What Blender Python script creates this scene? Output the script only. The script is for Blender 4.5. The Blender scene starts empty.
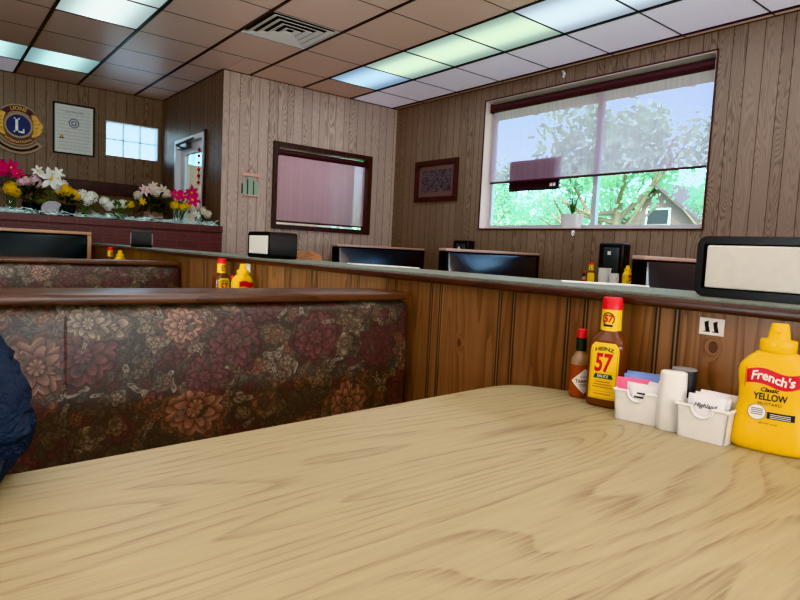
import bpy, bmesh, math, random
from mathutils import Vector, Matrix, noise as mnoise
random.seed(7)
PI = math.pi
CZ = 1.015                      # eye height above the floor
scene = bpy.context.scene
COL = scene.collection

# ------------------------------------------------------------------ node helpers
class NT:
    def __init__(s, name):
        s.mat = bpy.data.materials.new(name); s.mat.use_nodes = True
        s.t = s.mat.node_tree; s.t.nodes.clear()
        s.out = s.t.nodes.new('ShaderNodeOutputMaterial')
    def n(s, typ, **k):
        nd = s.t.nodes.new(typ)
        for a, v in k.items(): setattr(nd, a, v)
        return nd
    def put(s, sock, v):
        if isinstance(v, bpy.types.NodeSocket): s.t.links.new(v, sock)
        elif isinstance(v, (tuple, list)):
            v = tuple(v)
            if len(sock.default_value) == 4 and len(v) == 3: v = v + (1,)
            sock.default_value = v
        else:
            try: sock.default_value = v
            except TypeError: sock.default_value = (v, v, v, 1)[:len(sock.default_value)]
    def m(s, op, a, b=0.0, c=0.0):
        nd = s.n('ShaderNodeMath', operation=op)
        s.put(nd.inputs[0], a); s.put(nd.inputs[1], b); s.put(nd.inputs[2], c)
        return nd.outputs[0]
    def v(s, op, a, b=(0, 0, 0)):
        nd = s.n('ShaderNodeVectorMath', operation=op)
        s.put(nd.inputs[0], a)
        if op == 'SCALE': s.put(nd.inputs[3], b)
        else: s.put(nd.inputs[1], b)
        return nd.outputs[1] if op in ('LENGTH', 'DISTANCE', 'DOT_PRODUCT') else nd.outputs[0]
    def mix(s, f, a, b, mode='MIX'):
        nd = s.n('ShaderNodeMix', data_type='RGBA', blend_type=mode)
        s.put(nd.inputs[0], f); s.put(nd.inputs[6], a); s.put(nd.inputs[7], b)
        return nd.outputs[2]
    def xyz(s, vec):
        nd = s.n('ShaderNodeSeparateXYZ'); s.put(nd.inputs[0], vec); return nd.outputs
    def vec(s, x, y, z=0.0):
        nd = s.n('ShaderNodeCombineXYZ'); s.put(nd.inputs[0], x); s.put(nd.inputs[1], y); s.put(nd.inputs[2], z)
        return nd.outputs[0]
    def obj(s): return s.n('ShaderNodeTexCoord').outputs['Object']
    def noise(s, vec, scale=1.0, detail=2.0, rough=.5, dist=0.0):
        nd = s.n('ShaderNodeTexNoise'); s.put(nd.inputs['Vector'], vec)
        nd.inputs['Scale'].default_value = scale; nd.inputs['Detail'].default_value = detail
        nd.inputs['Roughness'].default_value = rough; nd.inputs['Distortion'].default_value = dist
        return nd.outputs[0]
    def ramp(s, f, stops, interp='LINEAR'):
        nd = s.n('ShaderNodeValToRGB'); s.put(nd.inputs[0], f); cr = nd.color_ramp; cr.interpolation = interp
        while len(cr.elements) > 1: cr.elements.remove(cr.elements[-1])
        cr.elements[0].position = stops[0][0]; cr.elements[0].color = tuple(stops[0][1]) + (1,)
        for p, c in stops[1:]:
            e = cr.elements.new(p); e.color = tuple(c) + (1,)
        return nd.outputs[0]
    def wn(s, vec):
        nd = s.n('ShaderNodeTexWhiteNoise', noise_dimensions='3D'); s.put(nd.inputs['Vector'], vec); return nd.outputs
    def rng(s, f, a, b, c=0.0, d=1.0):
        nd = s.n('ShaderNodeMapRange'); s.put(nd.inputs[0], f)
        for i, x in enumerate((a, b, c, d)): nd.inputs[i+1].default_value = x
        return nd.outputs[0]
    def bsdf(s, col, rough=.5, metal=0.0, spec=.5, bump=None, bs=.3, bd=.01, **k):
        p = s.n('ShaderNodeBsdfPrincipled')
        s.put(p.inputs['Base Color'], col); s.put(p.inputs['Roughness'], rough)
        s.put(p.inputs['Metallic'], metal); s.put(p.inputs['Specular IOR Level'], spec)
        for a, v in k.items(): s.put(p.inputs[a.replace('_', ' ')], v)
        if bump is not None:
            b = s.n('ShaderNodeBump'); b.inputs['Strength'].default_value = bs; b.inputs['Distance'].default_value = bd
            s.put(b.inputs['Height'], bump); s.t.links.new(b.outputs[0], p.inputs['Normal'])
        s.t.links.new(p.outputs[0], s.out.inputs[0]); return s.mat
    def surf(s, sh): s.t.links.new(sh, s.out.inputs[0]); return s.mat

def S(r, g, b):                                  # sRGB 0-255 to linear
    f = lambda c: (c/255/12.92) if c/255 <= .04045 else ((c/255+.055)/1.055)**2.4
    return (f(r), f(g), f(b))

_plain = {}
def plain(name, col, rough=.5, metal=0.0, spec=.5, grain=0.0, gs=60, **k):
    if name in _plain: return _plain[name]
    t = NT(name)
    n = t.noise(t.obj(), gs, 2)
    a = .06 + grain
    c = t.mix(n, tuple(x*(1-a) for x in col), tuple(min(1, x*(1+a)) for x in col))
    _plain[name] = t.bsdf(c, rough, metal, spec, **k)
    return _plain[name]

# ------------------------------------------------------------------ materials
def mat_panel(name, axis, dark, light, groove, depth_gl=.55):
    t = NT(name); o = t.xyz(t.obj()); u = o[axis]; z = o[2]
    P = .72; G = [0.0, .105, .215, .290, .400, .515, .610]
    q = t.m('DIVIDE', u, P); fl = t.m('FLOOR', q); fr = t.m('MULTIPLY', t.m('SUBTRACT', q, fl), P)
    gm = None; idx = t.m('MULTIPLY', fl, 7.0)
    for g in G:
        d = t.m('LESS_THAN', t.m('ABSOLUTE', t.m('SUBTRACT', fr, g + .004)), .0024)
        gm = d if gm is None else t.m('MAXIMUM', gm, d)
        idx = t.m('ADD', idx, t.m('GREATER_THAN', fr, g))
    r = t.wn(t.vec(idx, 3.3, 1.7))
    r1 = r[0]; r2 = t.wn(t.vec(idx, 8.1, 5.2))[0]
    off = t.m('MULTIPLY', r1, 37.0)
    n = t.noise(t.vec(t.m('ADD', t.m('MULTIPLY', u, 9.0), off), t.m('ADD', t.m('MULTIPLY', z, 1.1), off), r2), 1.0, 1.5, .4)
    iso = t.m('FRACT', t.m('MULTIPLY', n, t.m('ADD', t.m('MULTIPLY', r2, 26.0), 16.0)))
    line = t.rng(t.m('ABSOLUTE', t.m('SUBTRACT', iso, .5)), .18, .44, 0, 1)
    fib = t.noise(t.vec(t.m('MULTIPLY', u, 240.0), t.m('MULTIPLY', z, 5.0), r1), 1.0, 2, .6)
    grain = t.m('MULTIPLY', line, t.rng(fib, .3, .75, .35, 1.0))
    tone = t.m('ADD', t.m('MULTIPLY', r1, .55), t.m('MULTIPLY', fib, .4))
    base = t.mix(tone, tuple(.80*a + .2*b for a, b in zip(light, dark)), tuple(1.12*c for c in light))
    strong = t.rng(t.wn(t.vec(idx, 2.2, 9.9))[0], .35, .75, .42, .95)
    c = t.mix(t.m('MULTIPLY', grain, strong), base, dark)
    c = t.mix(gm, c, groove)
    h = t.m('SUBTRACT', t.m('MULTIPLY', grain, -.12), gm)
    return t.bsdf(c, .48, 0, .4, bump=h, bs=.5, bd=.004)

def mat_oak(name):
    t = NT(name); o = t.xyz(t.obj()); x, y = o[0], o[1]
    wob = t.noise(t.vec(t.m('MULTIPLY', x, 2.0), t.m('MULTIPLY', y, 2.0), 4.4), 1.0, 2)
    n = t.noise(t.vec(t.m('MULTIPLY', x, .85), t.m('ADD', t.m('MULTIPLY', y, 5.2), t.m('MULTIPLY', wob, .16)), 2.3), 1.0, 1.2, .4)
    iso = t.m('FRACT', t.m('MULTIPLY', n, 26.0))
    line = t.rng(iso, .55, 1.0, 0, 1)
    line = t.m('MULTIPLY', line, t.rng(iso, .94, 1.0, 1, 0))
    line = t.m('POWER', line, 1.4)
    fib = t.noise(t.vec(t.m('MULTIPLY', x, 9.0), t.m('MULTIPLY', y, 250.0), 1.0), 1.0, 2.5, .65)
    fib2 = t.noise(t.vec(t.m('MULTIPLY', x, 5.0), t.m('MULTIPLY', y, 110.0), 6.0), 1.0, 2, .6)
    g = t.m('MULTIPLY', line, t.rng(fib, .38, .60, .05, 1.0))
    c = t.mix(fib2, S(172, 163, 131), S(153, 142, 107))
    c = t.mix(t.rng(fib, .55, .75, 0, .32), c, S(118, 102, 70))
    c = t.mix(t.m('MULTIPLY', g, .85), c, S(116, 88, 56))
    big = t.noise(t.obj(), 2.2, 2)
    c = t.mix(t.rng(big, .3, .7, 0, .22), c, S(158, 155, 128))
    return t.bsdf(c, .42, 0, .35, bump=fib, bs=.06, bd=.001)

def mat_divider(name):
    # boards of orange-brown pine, paired dark grooves, knots
    t = NT(name); o = t.xyz(t.obj()); y, z = o[1], o[2]
    Ps = [(.46, .538), (.46, .578), (.46, .733), (.46, .777)]
    P = .64
    q = t.m('DIVIDE', t.m('SUBTRACT', y, .530), P); fl = t.m('FLOOR', q); fr = t.m('MULTIPLY', t.m('SUBTRACT', q, fl), P)
    gm = None; hl = None; idx = t.m('MULTIPLY', fl, 7.0)
    for g in (.011, .048, .204, .247, .398, .441):
        a = t.m('ABSOLUTE', t.m('SUBTRACT', fr, g))
        d = t.m('SUBTRACT', t.m('LESS_THAN', a, .0058), t.m('LESS_THAN', a, .0018))
        e_ = t.m('LESS_THAN', a, .0018); hl = e_ if hl is None else t.m('MAXIMUM', hl, e_)
        gm = d if gm is None else t.m('MAXIMUM', gm, d)
        idx = t.m('ADD', idx, t.m('GREATER_THAN', fr, g))
    # the near board (with the table number on it) has no grooves
    gm = t.m('MULTIPLY', gm, t.m('GREATER_THAN', y, .53))
    near = t.m('LESS_THAN', y, .528)
    idx = t.mix(near, t.vec(idx, 0, 0), (77., 0, 0))
    idx = t.xyz(idx)[0]
    r = t.wn(t.vec(idx, 3.3, 1.7))[0]; r2 = t.wn(t.vec(idx, 9.3, 4.7))[0]
    off = t.m('MULTIPLY', r, 31.0)
    zz = t.m('MULTIPLY', z, .72)
    kd = t.m('MINIMUM', t.v('LENGTH', t.v('SUBTRACT', t.vec(y, zz, 0), (.473, (CZ-.140)*.72, 0))), t.v('LENGTH', t.v('SUBTRACT', t.vec(y, zz, 0), (1.103, (CZ-.226)*.72, 0))))
    kfall = t.m('POWER', 2.718, t.m('MULTIPLY', t.m('MULTIPLY', kd, kd), -7500.0))
    n = t.noise(t.vec(t.m('ADD', t.m('MULTIPLY', y, 16.0), off), t.m('ADD', t.m('MULTIPLY', z, .8), off), r2), 1.0, 1.5, .4)
    n = t.m('ADD', n, t.m('MULTIPLY', kfall, .27))
    iso = t.m('FRACT', t.m('MULTIPLY', n, 11.0))
    line = t.rng(iso, .35, 1.0, 0, 1)
    fib = t.noise(t.vec(t.m('MULTIPLY', y, 220.0), t.m('MULTIPLY', z, 6.0), r), 1.0, 2, .6)
    c = t.mix(t.m('ADD', t.m('MULTIPLY', r, .6), t.m('MULTIPLY', fib, .4)), S(120, 86, 62), S(154, 116, 84))
    c = t.mix(t.m('MULTIPLY', line, t.rng(fib, .3, .7, .3, .8)), c, S(74, 42, 28))
    c = t.mix(t.m('MULTIPLY', t.m('LESS_THAN', kd, .0075), .75), c, S(52, 28, 16))
    c = t.mix(t.m('MULTIPLY', gm, .92), c, S(22, 15, 12))
    c = t.mix(t.m('MULTIPLY', t.m('MULTIPLY', hl, .6), t.m('GREATER_THAN', y, .53)), c, S(128, 118, 108))  # grey highlight painted along the middle of each groove
    return t.bsdf(c, .36, 0, .45, bump=t.m('MULTIPLY', gm, -1.0), bs=.6, bd=.004)

def mat_wood(name, dark, light, axis=0, rough=.4, fs=1.0):
    t = NT(name); o = t.xyz(t.obj())
    a = o[axis]; b = o[(axis+1) % 3]; c_ = o[(axis+2) % 3]
    n = t.noise(t.vec(t.m('MULTIPLY', a, 1.5), t.m('MULTIPLY', b, 9.0), t.m('MULTIPLY', c_, 9.0)), fs, 2)
    iso = t.m('FRACT', t.m('MULTIPLY', n, 9.0))
    fib = t.noise(t.vec(t.m('MULTIPLY', a, 8.0), t.m('MULTIPLY', b, 180.0), t.m('MULTIPLY', c_, 180.0)), fs, 2, .6)
    c = t.mix(fib, light, tuple(.75*p + .25*q for p, q in zip(light, dark)))
    c = t.mix(t.m('MULTIPLY', t.rng(iso, .4, 1, 0, .8), t.rng(fib, .3, .7, .3, 1)), c, dark)
    return t.bsdf(c, rough, 0, .45)

def mat_floral(name):
    t = NT(name); o = t.xyz(t.obj())
    P = t.vec(o[0], t.m('ADD', o[2], t.m('MULTIPLY', o[1], .9)), 0)
    wv = t.n('ShaderNodeTexNoise'); t.put(wv.inputs['Vector'], P); wv.inputs['Scale'].default_value = 13; wv.inputs['Detail'].default_value = 2
    P = t.v('ADD', P, t.v('SCALE', t.v('SUBTRACT', wv.outputs['Color'], (.5, .5, .5)), .034))
    bgn = t.noise(P, 40, 3)
    col = t.mix(bgn, S(34, 28, 28), S(66, 60, 50))
    def layer(col, scale, seed, R, pet, stops, depth, squash=1.0, jitter=.9, rings=3.0, outline=.8):
        V = t.v('ADD', t.v('SCALE', P, scale), (seed*7.3, seed*3.1, 0))
        vn = t.n('ShaderNodeTexVoronoi', voronoi_dimensions='2D'); t.put(vn.inputs['Vector'], V)
        vn.inputs['Scale'].default_value = 1.0; vn.inputs['Randomness'].default_value = jitter
        d = t.v('SUBTRACT', V, vn.outputs['Position']); rc = t.xyz(vn.outputs['Color'])
        dx, dy = t.xyz(d)[0], t.xyz(d)[1]
        th = t.m('MULTIPLY', rc[0], 6.283)
        ca, sa = t.m('COSINE', th), t.m('SINE', th)
        rx = t.m('ADD', t.m('MULTIPLY', dx, ca), t.m('MULTIPLY', dy, sa))
        ry = t.m('MULTIPLY', t.m('SUBTRACT', t.m('MULTIPLY', dy, ca), t.m('MULTIPLY', dx, sa)), squash)
        ang = t.m('ARCTAN2', ry, rx)
        r = t.m('SQRT', t.m('ADD', t.m('MULTIPLY', rx, rx), t.m('MULTIPLY', ry, ry)))
        Rr = t.m('MULTIPLY', t.m('ADD', t.m('MULTIPLY', rc[1], .45), .72), R)
        edge = t.m('MULTIPLY', Rr, t.m('ADD', .72, t.m('MULTIPLY', t.m('ABSOLUTE', t.m('COSINE', t.m('MULTIPLY', ang, pet/2))), .30)))
        k = t.m('DIVIDE', r, edge)
        mask = t.m('LESS_THAN', k, 1.0)
        kr = t.m('MULTIPLY', k, rings); ix = t.m('FLOOR', kr); f = t.m('SUBTRACT', kr, ix)
        pa = t.m('FRACT', t.m('ADD', t.m('MULTIPLY', ang, pet/6.2832), t.m('MULTIPLY', ix, .5)))
        pd = t.m('MULTIPLY', t.m('ABSOLUTE', t.m('SUBTRACT', pa, .5)), 2.0)
        tip = t.m('ADD', f, t.m('MULTIPLY', t.m('MULTIPLY', pd, pd), .5))
        sh = t.m('MULTIPLY', t.rng(f, 0, 1, .35, 1.15), t.rng(pd, .2, 1, 1, .6))
        edg = t.m('MAXIMUM', t.rng(tip, .90, 1.0, 0, outline), t.rng(pd, .88, 1.0, 0, outline*.8))
        vein = t.noise(t.vec(t.m('MULTIPLY', ang, 6.0), t.m('MULTIPLY', k, 1.5), rc[2]), 2.0, 2)
        base = t.ramp(rc[2], stops, 'CONSTANT')
        lc = t.mix(t.m('MULTIPLY', sh, t.rng(vein, .3, .7, .75, 1.1)), S(24, 18, 18), base)
        lc = t.mix(edg, lc, S(30, 20, 20))
        rim = t.rng(k, .90, 1.0, 0, .85)
        lc = t.mix(rim, lc, S(24, 20, 18))
        return t.mix(t.m('MULTIPLY', mask, depth), col, lc)
    leaf = [(0, S(118, 116, 98)), (.3, S(88, 94, 84)), (.55, S(176, 168, 148)), (.72, S(104, 100, 86)), (.86, S(72, 76, 70))]
    mid = [(0, S(140, 122, 100)), (.22, S(158, 116, 94)), (.42, S(94, 94, 84)), (.62, S(104, 70, 70)), (.8, S(166, 152, 130))]
    big = [(0, S(122, 80, 80)), (.22, S(190, 148, 126)), (.46, S(104, 66, 68)), (.62, S(170, 130, 110)), (.82, S(172, 160, 138))]
    col = layer(col, 34, 1.3, .62, 2, leaf, .95, 2.0, rings=2.0)
    col = layer(col, 20, 2.9, .58, 3, leaf, .95, 1.7, rings=2.0)
    col = layer(col, 14, 4.7, .48, 5, mid, 1.0, 1.1, rings=2.5)
    col = layer(col, 22, 9.9, .40, 5, mid, .9, 1.0, rings=1.6)
    col = layer(col, 6.6, 6.1, .45, 8, big, 1.0, 1.0, rings=3.4)
    col = layer(col, 19, 8.4, .34, 2, leaf, .9, 2.3, rings=1.5)
    for sc_, amt in ((60, .22), (110, .22)):
        vv = t.n('ShaderNodeTexVoronoi', voronoi_dimensions='2D', feature='DISTANCE_TO_EDGE'); t.put(vv.inputs['Vector'], P); vv.inputs['Scale'].default_value = sc_
        ln = t.rng(vv.outputs['Distance'], .015, .10, amt, 0)
        col = t.mix(ln, col, S(30, 24, 24))
    weave = t.noise(P, 420, 1)
    col = t.mix(.10, col, t.mix(weave, (0, 0, 0), S(200, 190, 185)))
    col = t.mix(.22, col, S(20, 18, 20))
    return t.bsdf(col, .46, 0, .5, bump=weave, bs=.05, bd=.001, Coat_Weight=.15, Coat_Roughness=.35)

def mat_tile(name, c1, c2, rough=.4):
    t = NT(name); P = t.obj(); o = t.xyz(P)
    n = t.noise(P, 130, 3, .65); n2 = t.noise(P, 4, 2)
    c = t.mix(n, c1, c2)
    w = t.rng(t.m('ADD', o[0], t.m('MULTIPLY', n2, .4)), 1.2, 2.4, 0, 1)      # tiles turn greyer towards low X
    c = t.mix(w, t.mix(.55, c, S(176, 152, 142)), c)
    return t.bsdf(c, rough, 0, .5, bump=n, bs=.15, bd=.002)

def mat_brick(name):
    t = NT(name); o = t.xyz(t.obj())
    b = t.n('ShaderNodeTexBrick'); t.put(b.inputs['Vector'], t.vec(o[0], o[2], 0))
    b.inputs['Color1'].default_value = S(86, 44, 42)+(1,); b.inputs['Color2'].default_value = S(68, 36, 36)+(1,)
    b.inputs['Mortar'].default_value = S(96, 74, 70)+(1,); b.inputs['Scale'].default_value = 1.0
    b.inputs['Mortar Size'].default_value = .0035; b.inputs['Brick Width'].default_value = .215; b.inputs['Row Height'].default_value = .073
    n = t.noise(t.obj(), 35, 3)
    c = t.mix(.4, b.outputs[0], t.mix(n, S(46, 18, 20), S(104, 48, 46)))
    return t.bsdf(c, .45, 0, .5, bump=t.m('MULTIPLY', b.outputs[1], -1.0), bs=.4, bd=.006)

def mat_ledge(name):
    t = NT(name); P = t.obj()
    n = t.noise(P, 55, 3, .7); v = t.n('ShaderNodeTexVoronoi'); t.put(v.inputs['Vector'], P); v.inputs['Scale'].default_value = 70
    c = t.mix(n, S(84, 92, 82), S(132, 140, 126))
    c = t.mix(t.rng(v.outputs[0], .0, .35, .5, 0), c, S(60, 68, 62))
    return t.bsdf(c, .5, 0, .35)

def mat_panel_light(name, core, edge, strength):
    # fluorescent tubes behind a ribbed diffuser, running along local Y
    t = NT(name); o = t.xyz(t.obj())
    e = t.m('POWER', 2.718, t.m('MULTIPLY', t.m('MULTIPLY', o[0], o[0]), -26.0))
    c = t.mix(e, edge, core)
    st = t.m('MULTIPLY', t.m('ADD', .42, t.m('MULTIPLY', e, .9)), strength)
    em = t.n('ShaderNodeEmission'); t.put(em.inputs[0], c); t.put(em.inputs[1], st)
    return t.surf(em.outputs[0])

def mat_shade(name, col, alpha):
    t = NT(name); o = t.xyz(t.obj())
    tr = t.n('ShaderNodeBsdfTransparent'); t.put(tr.inputs[0], (.95, .88, .93))
    df = t.n('ShaderNodeBsdfDiffuse'); t.put(df.inputs[0], col)
    tl = t.n('ShaderNodeBsdfTranslucent'); t.put(tl.inputs[0], col)
    a = t.n('ShaderNodeMixShader'); a.inputs[0].default_value = .55
    t.t.links.new(df.outputs[0], a.inputs[1]); t.t.links.new(tl.outputs[0], a.inputs[2])
    st = t.noise(t.vec(t.m('MULTIPLY', o[0], 30.0), t.m('MULTIPLY', o[1], 30.0), t.m('MULTIPLY', o[2], .4)), 1.0, 2)
    b = t.n('ShaderNodeMixShader'); t.put(b.inputs[0], t.rng(st, .3, .7, alpha-.04, alpha+.04))
    t.t.links.new(tr.outputs[0], b.inputs[1]); t.t.links.new(a.outputs[0], b.inputs[2])
    return t.surf(b.outputs[0])

def mat_glass(name, tint=(.92, .97, .96), refl=.06):
    t = NT(name)
    tr = t.n('ShaderNodeBsdfTransparent'); t.put(tr.inputs[0], tint)
    gl = t.n('ShaderNodeBsdfGlossy'); gl.inputs['Roughness'].default_value = .02
    fr = t.n('ShaderNodeFresnel'); fr.inputs[0].default_value = 1.35
    b = t.n('ShaderNodeMixShader'); t.put(b.inputs[0], t.m('MULTIPLY', fr.outputs[0], refl*8))
    t.t.links.new(tr.outputs[0], b.inputs[1]); t.t.links.new(gl.outputs[0], b.inputs[2])
    return t.surf(b.outputs[0])

def mat_glassblock(name):
    t = NT(name); o = t.xyz(t.obj())
    n = t.noise(t.vec(t.m('MULTIPLY', o[0], 40.0), 0, t.m('MULTIPLY', o[2], 9.0)), 1.0, 1)
    tr = t.n('ShaderNodeBsdfTranslucent'); t.put(tr.inputs[0], t.mix(n, (.8, .92, .95), (1, 1, 1)))
    gl = t.n('ShaderNodeBsdfTransparent'); t.put(gl.inputs[0], (.9, 1, 1))
    b = t.n('ShaderNodeMixShader'); t.put(b.inputs[0], t.rng(n, .3, .7, .75, .98))
    t.t.links.new(tr.outputs[0], b.inputs[1]); t.t.links.new(gl.outputs[0], b.inputs[2])
    return t.surf(b.outputs[0])

def mat_cloth(name, a, b):
    t = NT(name); P = t.obj()
    n = t.noise(t.v('MULTIPLY', P, (1.0, 1.0, 2.2)), 9, 4, .6, 1.2); w = t.noise(P, 300, 1)
    c = t.mix(n, a, b)
    return t.bsdf(c, .85, 0, .2, bump=t.m('ADD', t.m('MULTIPLY', n, 3.0), t.m('MULTIPLY', w, .1)), bs=.9, bd=.02)

def mat_leaf(name, a, b, tl=.35):
    t = NT(name); n = t.noise(t.obj(), 3.0, 3)
    c = t.mix(n, a, b)
    d = t.n('ShaderNodeBsdfDiffuse'); t.put(d.inputs[0], c)
    l = t.n('ShaderNodeBsdfTranslucent'); t.put(l.inputs[0], c)
    m = t.n('ShaderNodeMixShader'); m.inputs[0].default_value = tl
    t.t.links.new(d.outputs[0], m.inputs[1]); t.t.links.new(l.outputs[0], m.inputs[2])
    return t.surf(m.outputs[0])

M = dict(
    wallC=mat_panel('lit_pale_panelling', 0, S(108, 88, 80), S(186, 164, 152), S(92, 64, 58)),  # one panelling
    wallR=mat_panel('dim_olive_panelling', 1, S(82, 66, 56), S(136, 116, 102), S(66, 48, 40)),
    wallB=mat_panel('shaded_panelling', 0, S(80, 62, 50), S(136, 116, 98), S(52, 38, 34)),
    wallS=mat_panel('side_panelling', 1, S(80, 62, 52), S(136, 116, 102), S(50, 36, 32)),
    oak=mat_oak('oak_laminate'),
    divider=mat_divider('pine_boards'),
    cap=mat_wood('walnut_cap', S(40, 26, 22), S(92, 64, 50), 0, .3),
    molding=mat_wood('dark_molding', S(34, 20, 17), S(70, 42, 34), 1, .35),
    darkwood=mat_wood('dark_frame_wood', S(34, 20, 20), S(66, 42, 40), 2, .4),
    chairwood=mat_wood('chair_wood', S(128, 78, 46), S(190, 134, 94), 0, .4),
    floral=mat_floral('floral_tapestry'),
    tile=mat_tile('tan_ceiling_tile', S(232, 194, 174), S(244, 212, 194), .38),
    grid=plain('dark_grid', S(34, 28, 26), .45, .3),
    brick=mat_brick('dark_brick'),
    ledge=mat_ledge('grey_green_laminate'),
    vinyl=plain('black_vinyl', S(18, 26, 36), .30, 0, .8, Coat_Weight=.7, Coat_Roughness=.2),
    vinyl_dull=plain('black_vinyl_dull', S(12, 22, 26), .36, 0, .35),
    vinyl_trim=plain('pinkish_trim', S(188, 158, 144), .4),
    tan_trim=plain('tan_trim', S(176, 140, 112), .4),
    floor=plain('floor_tile', S(92, 70, 58), .5, grain=.15, gs=6),
    blackp=plain('black_plastic', S(16, 16, 17), .42, 0, .4),
    blackm=plain('black_matte', S(12, 12, 13), .7, 0, .2),
    napkin=plain('napkin_paper', S(198, 197, 188), .9, 0, .1),
    white=plain('white_plastic', S(222, 225, 224), .35, 0, .5),
    paper=plain('white_paper', S(222, 226, 230), .7, 0, .2),
    pinkpaper=plain('pink_paper', S(232, 110, 150), .6, 0, .3),
    bluepaper=plain('blue_paper', S(120, 150, 206), .6, 0, .3),
    greyp=plain('charcoal_plastic', S(62, 66, 70), .35),
    greytop=plain('grey_plastic', S(140, 142, 142), .4),
    yellow=plain('mustard_yellow', S(230, 184, 12), .38, 0, .4),
    red=plain('cap_red', S(206, 28, 38), .35),
    labelyellow=plain('label_yellow', S(242, 206, 40), .5),
    labelred=plain('label_red', S(196, 24, 40), .5),
    labelwhite=plain('label_white', S(234, 232, 224), .5),
    ink=plain('label_ink', S(20, 18, 20), .6),
    inkgreen=plain('label_green', S(20, 74, 46), .6),
    inkgrey=plain('label_grey', S(120, 126, 140), .6),
    orangeink=plain('label_orange', S(196, 112, 30), .6),
    sauce=plain('brown_sauce', S(98, 50, 24), .12, 0, .6),
    hot=plain('hot_sauce', S(150, 62, 26), .12, 0, .6),
    paleglass=plain('clear_neck_glass', S(150, 122, 92), .08, 0, .7),
    necklabel=plain('dark_green_neck', S(22, 36, 32), .4),
    alum=plain('window_aluminium', S(188, 194, 200), .4, .2),
    reveal=plain('pinkish_plaster', S(222, 196, 194), .6),
    rollerbrown=plain('brown_roller', S(62, 36, 38), .5),
    shade=mat_shade('mauve_screen', S(212, 180, 200), .48),
    shade2=mat_shade('mauve_screen_dense', S(200, 166, 178), .66),
    glass=mat_glass('window_glass', (.90, 1.0, .98)),
    block=mat_glassblock('glass_block'),
    mortar=plain('block_mortar', S(206, 220, 226), .6),
    diffuser=plain('glowing_white_diffuser', S(236, 232, 244), .35, Emission_Color=(.85, .82, .95, 1), Emission_Strength=.16),  # faint glow added so the unlit panels look brighter
    ventmetal=plain('vent_metal', S(232, 224, 216), .45),
    ventdark=plain('vent_dark', S(28, 22, 20), .7),
    certpaper=plain('certificate_paper', S(214, 218, 208), .6),
    gold=plain('emblem_gold', S(206, 160, 78), .45, .25),
    navy=plain('emblem_navy', S(22, 36, 92), .5),
    maroon=plain('emblem_maroon', S(70, 30, 40), .5),
    emblemtan=plain('emblem_tan', S(168, 140, 112), .5),
    doorpaint=plain('door_grey', S(228, 232, 238), .45),
    closer=plain('closer_metal', S(110, 108, 108), .4, .5),
    vestwall=plain('vestibule_wall', S(226, 196, 184), .7),
    vestwhite=plain('vestibule_white', S(236, 236, 236), .6),
    sleeve=mat_cloth('blue_fleece', S(30, 38, 52), S(54, 66, 86)),
    jeans=mat_cloth('dark_denim', S(26, 30, 44), S(44, 50, 70)),
    skin=plain('skin', S(214, 164, 136), .5),
    hair=plain('brown_hair', S(70, 46, 30), .6),
    green=mat_leaf('leaf_green', S(40, 70, 34), S(96, 126, 60)),
    darkgreen=mat_leaf('leaf_dark', S(16, 26, 22), S(40, 58, 44)),
    petalwhite=mat_leaf('petal_white', S(222, 226, 216), S(246, 246, 238)),
    petalpink=mat_leaf('petal_pale_pink', S(226, 190, 200), S(240, 216, 216)),
    petalmag=mat_leaf('petal_magenta', S(190, 24, 84), S(226, 60, 120)),
    petalyellow=mat_leaf('petal_yellow', S(220, 170, 30), S(244, 214, 70)),
    petalcream=mat_leaf('petal_cream', S(214, 206, 190), S(236, 228, 214)),
    tinsel=plain('iridescent_tinsel', S(196, 226, 226), .25, .3, grain=.25, gs=9),
    potblack=plain('black_pot', S(18, 18, 22), .35),
    potwhite=plain('white_pot', S(214, 212, 216), .5),
    potwood=plain('brown_pot', S(110, 84, 64), .6),
    vaseglass=mat_glass('vase_glass', (.8, .88, .86), .09),
    cactus=plain('cactus_green', S(148, 168, 150), .6),
    cactusdark=plain('cactus_edge', S(60, 70, 62), .7),
    cactuspink=plain('cactus_pink', S(208, 164, 150), .6),
    twine=plain('twine', S(108, 76, 60), .8),
    grass=plain('lawn', S(110, 150, 80), .9, grain=.3, gs=2),
    bark=plain('bark', S(120, 104, 90), .9),
    treeleaf=mat_leaf('tree_leaf', S(126, 164, 142), S(184, 210, 186), .5),
    housewall=plain('house_siding', S(92, 74, 72), .8),
    roof=plain('house_shingle', S(74, 62, 64), .8),
    soffit=plain('porch_soffit', S(236, 196, 196), .7),
    signdark=plain('sign_back', S(40, 26, 30), .5),
    picture=None,
)
def mat_picture():
    t = NT('dark_sketch'); n = t.noise(t.v('MULTIPLY', t.obj(), (1, 9, 9)), 2.2, 5, .65, 1.5)
    c = t.ramp(n, [(.30, S(36, 32, 36)), (.46, S(68, 62, 66)), (.56, S(112, 104, 108)), (.68, S(50, 45, 48))])
    return t.bsdf(c, .35)
M['picture'] = mat_picture()
def mat_cert():
    t = NT('certificate_print'); o = t.xyz(t.obj())
    rows = t.m('FRACT', t.m('MULTIPLY', o[2], 26.0))
    n = t.noise(t.vec(t.m('MULTIPLY', o[0], 60.0), 0, t.m('FLOOR', t.m('MULTIPLY', o[2], 26.0))), 1.0, 1)
    k = t.m('MULTIPLY', t.m('LESS_THAN', rows, .35), t.m('GREATER_THAN', n, .45))
    c = t.mix(t.m('MULTIPLY', k, .35), S(208, 213, 204), S(140, 148, 142))
    return t.bsdf(c, .5)
M['cert'] = mat_cert()

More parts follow.
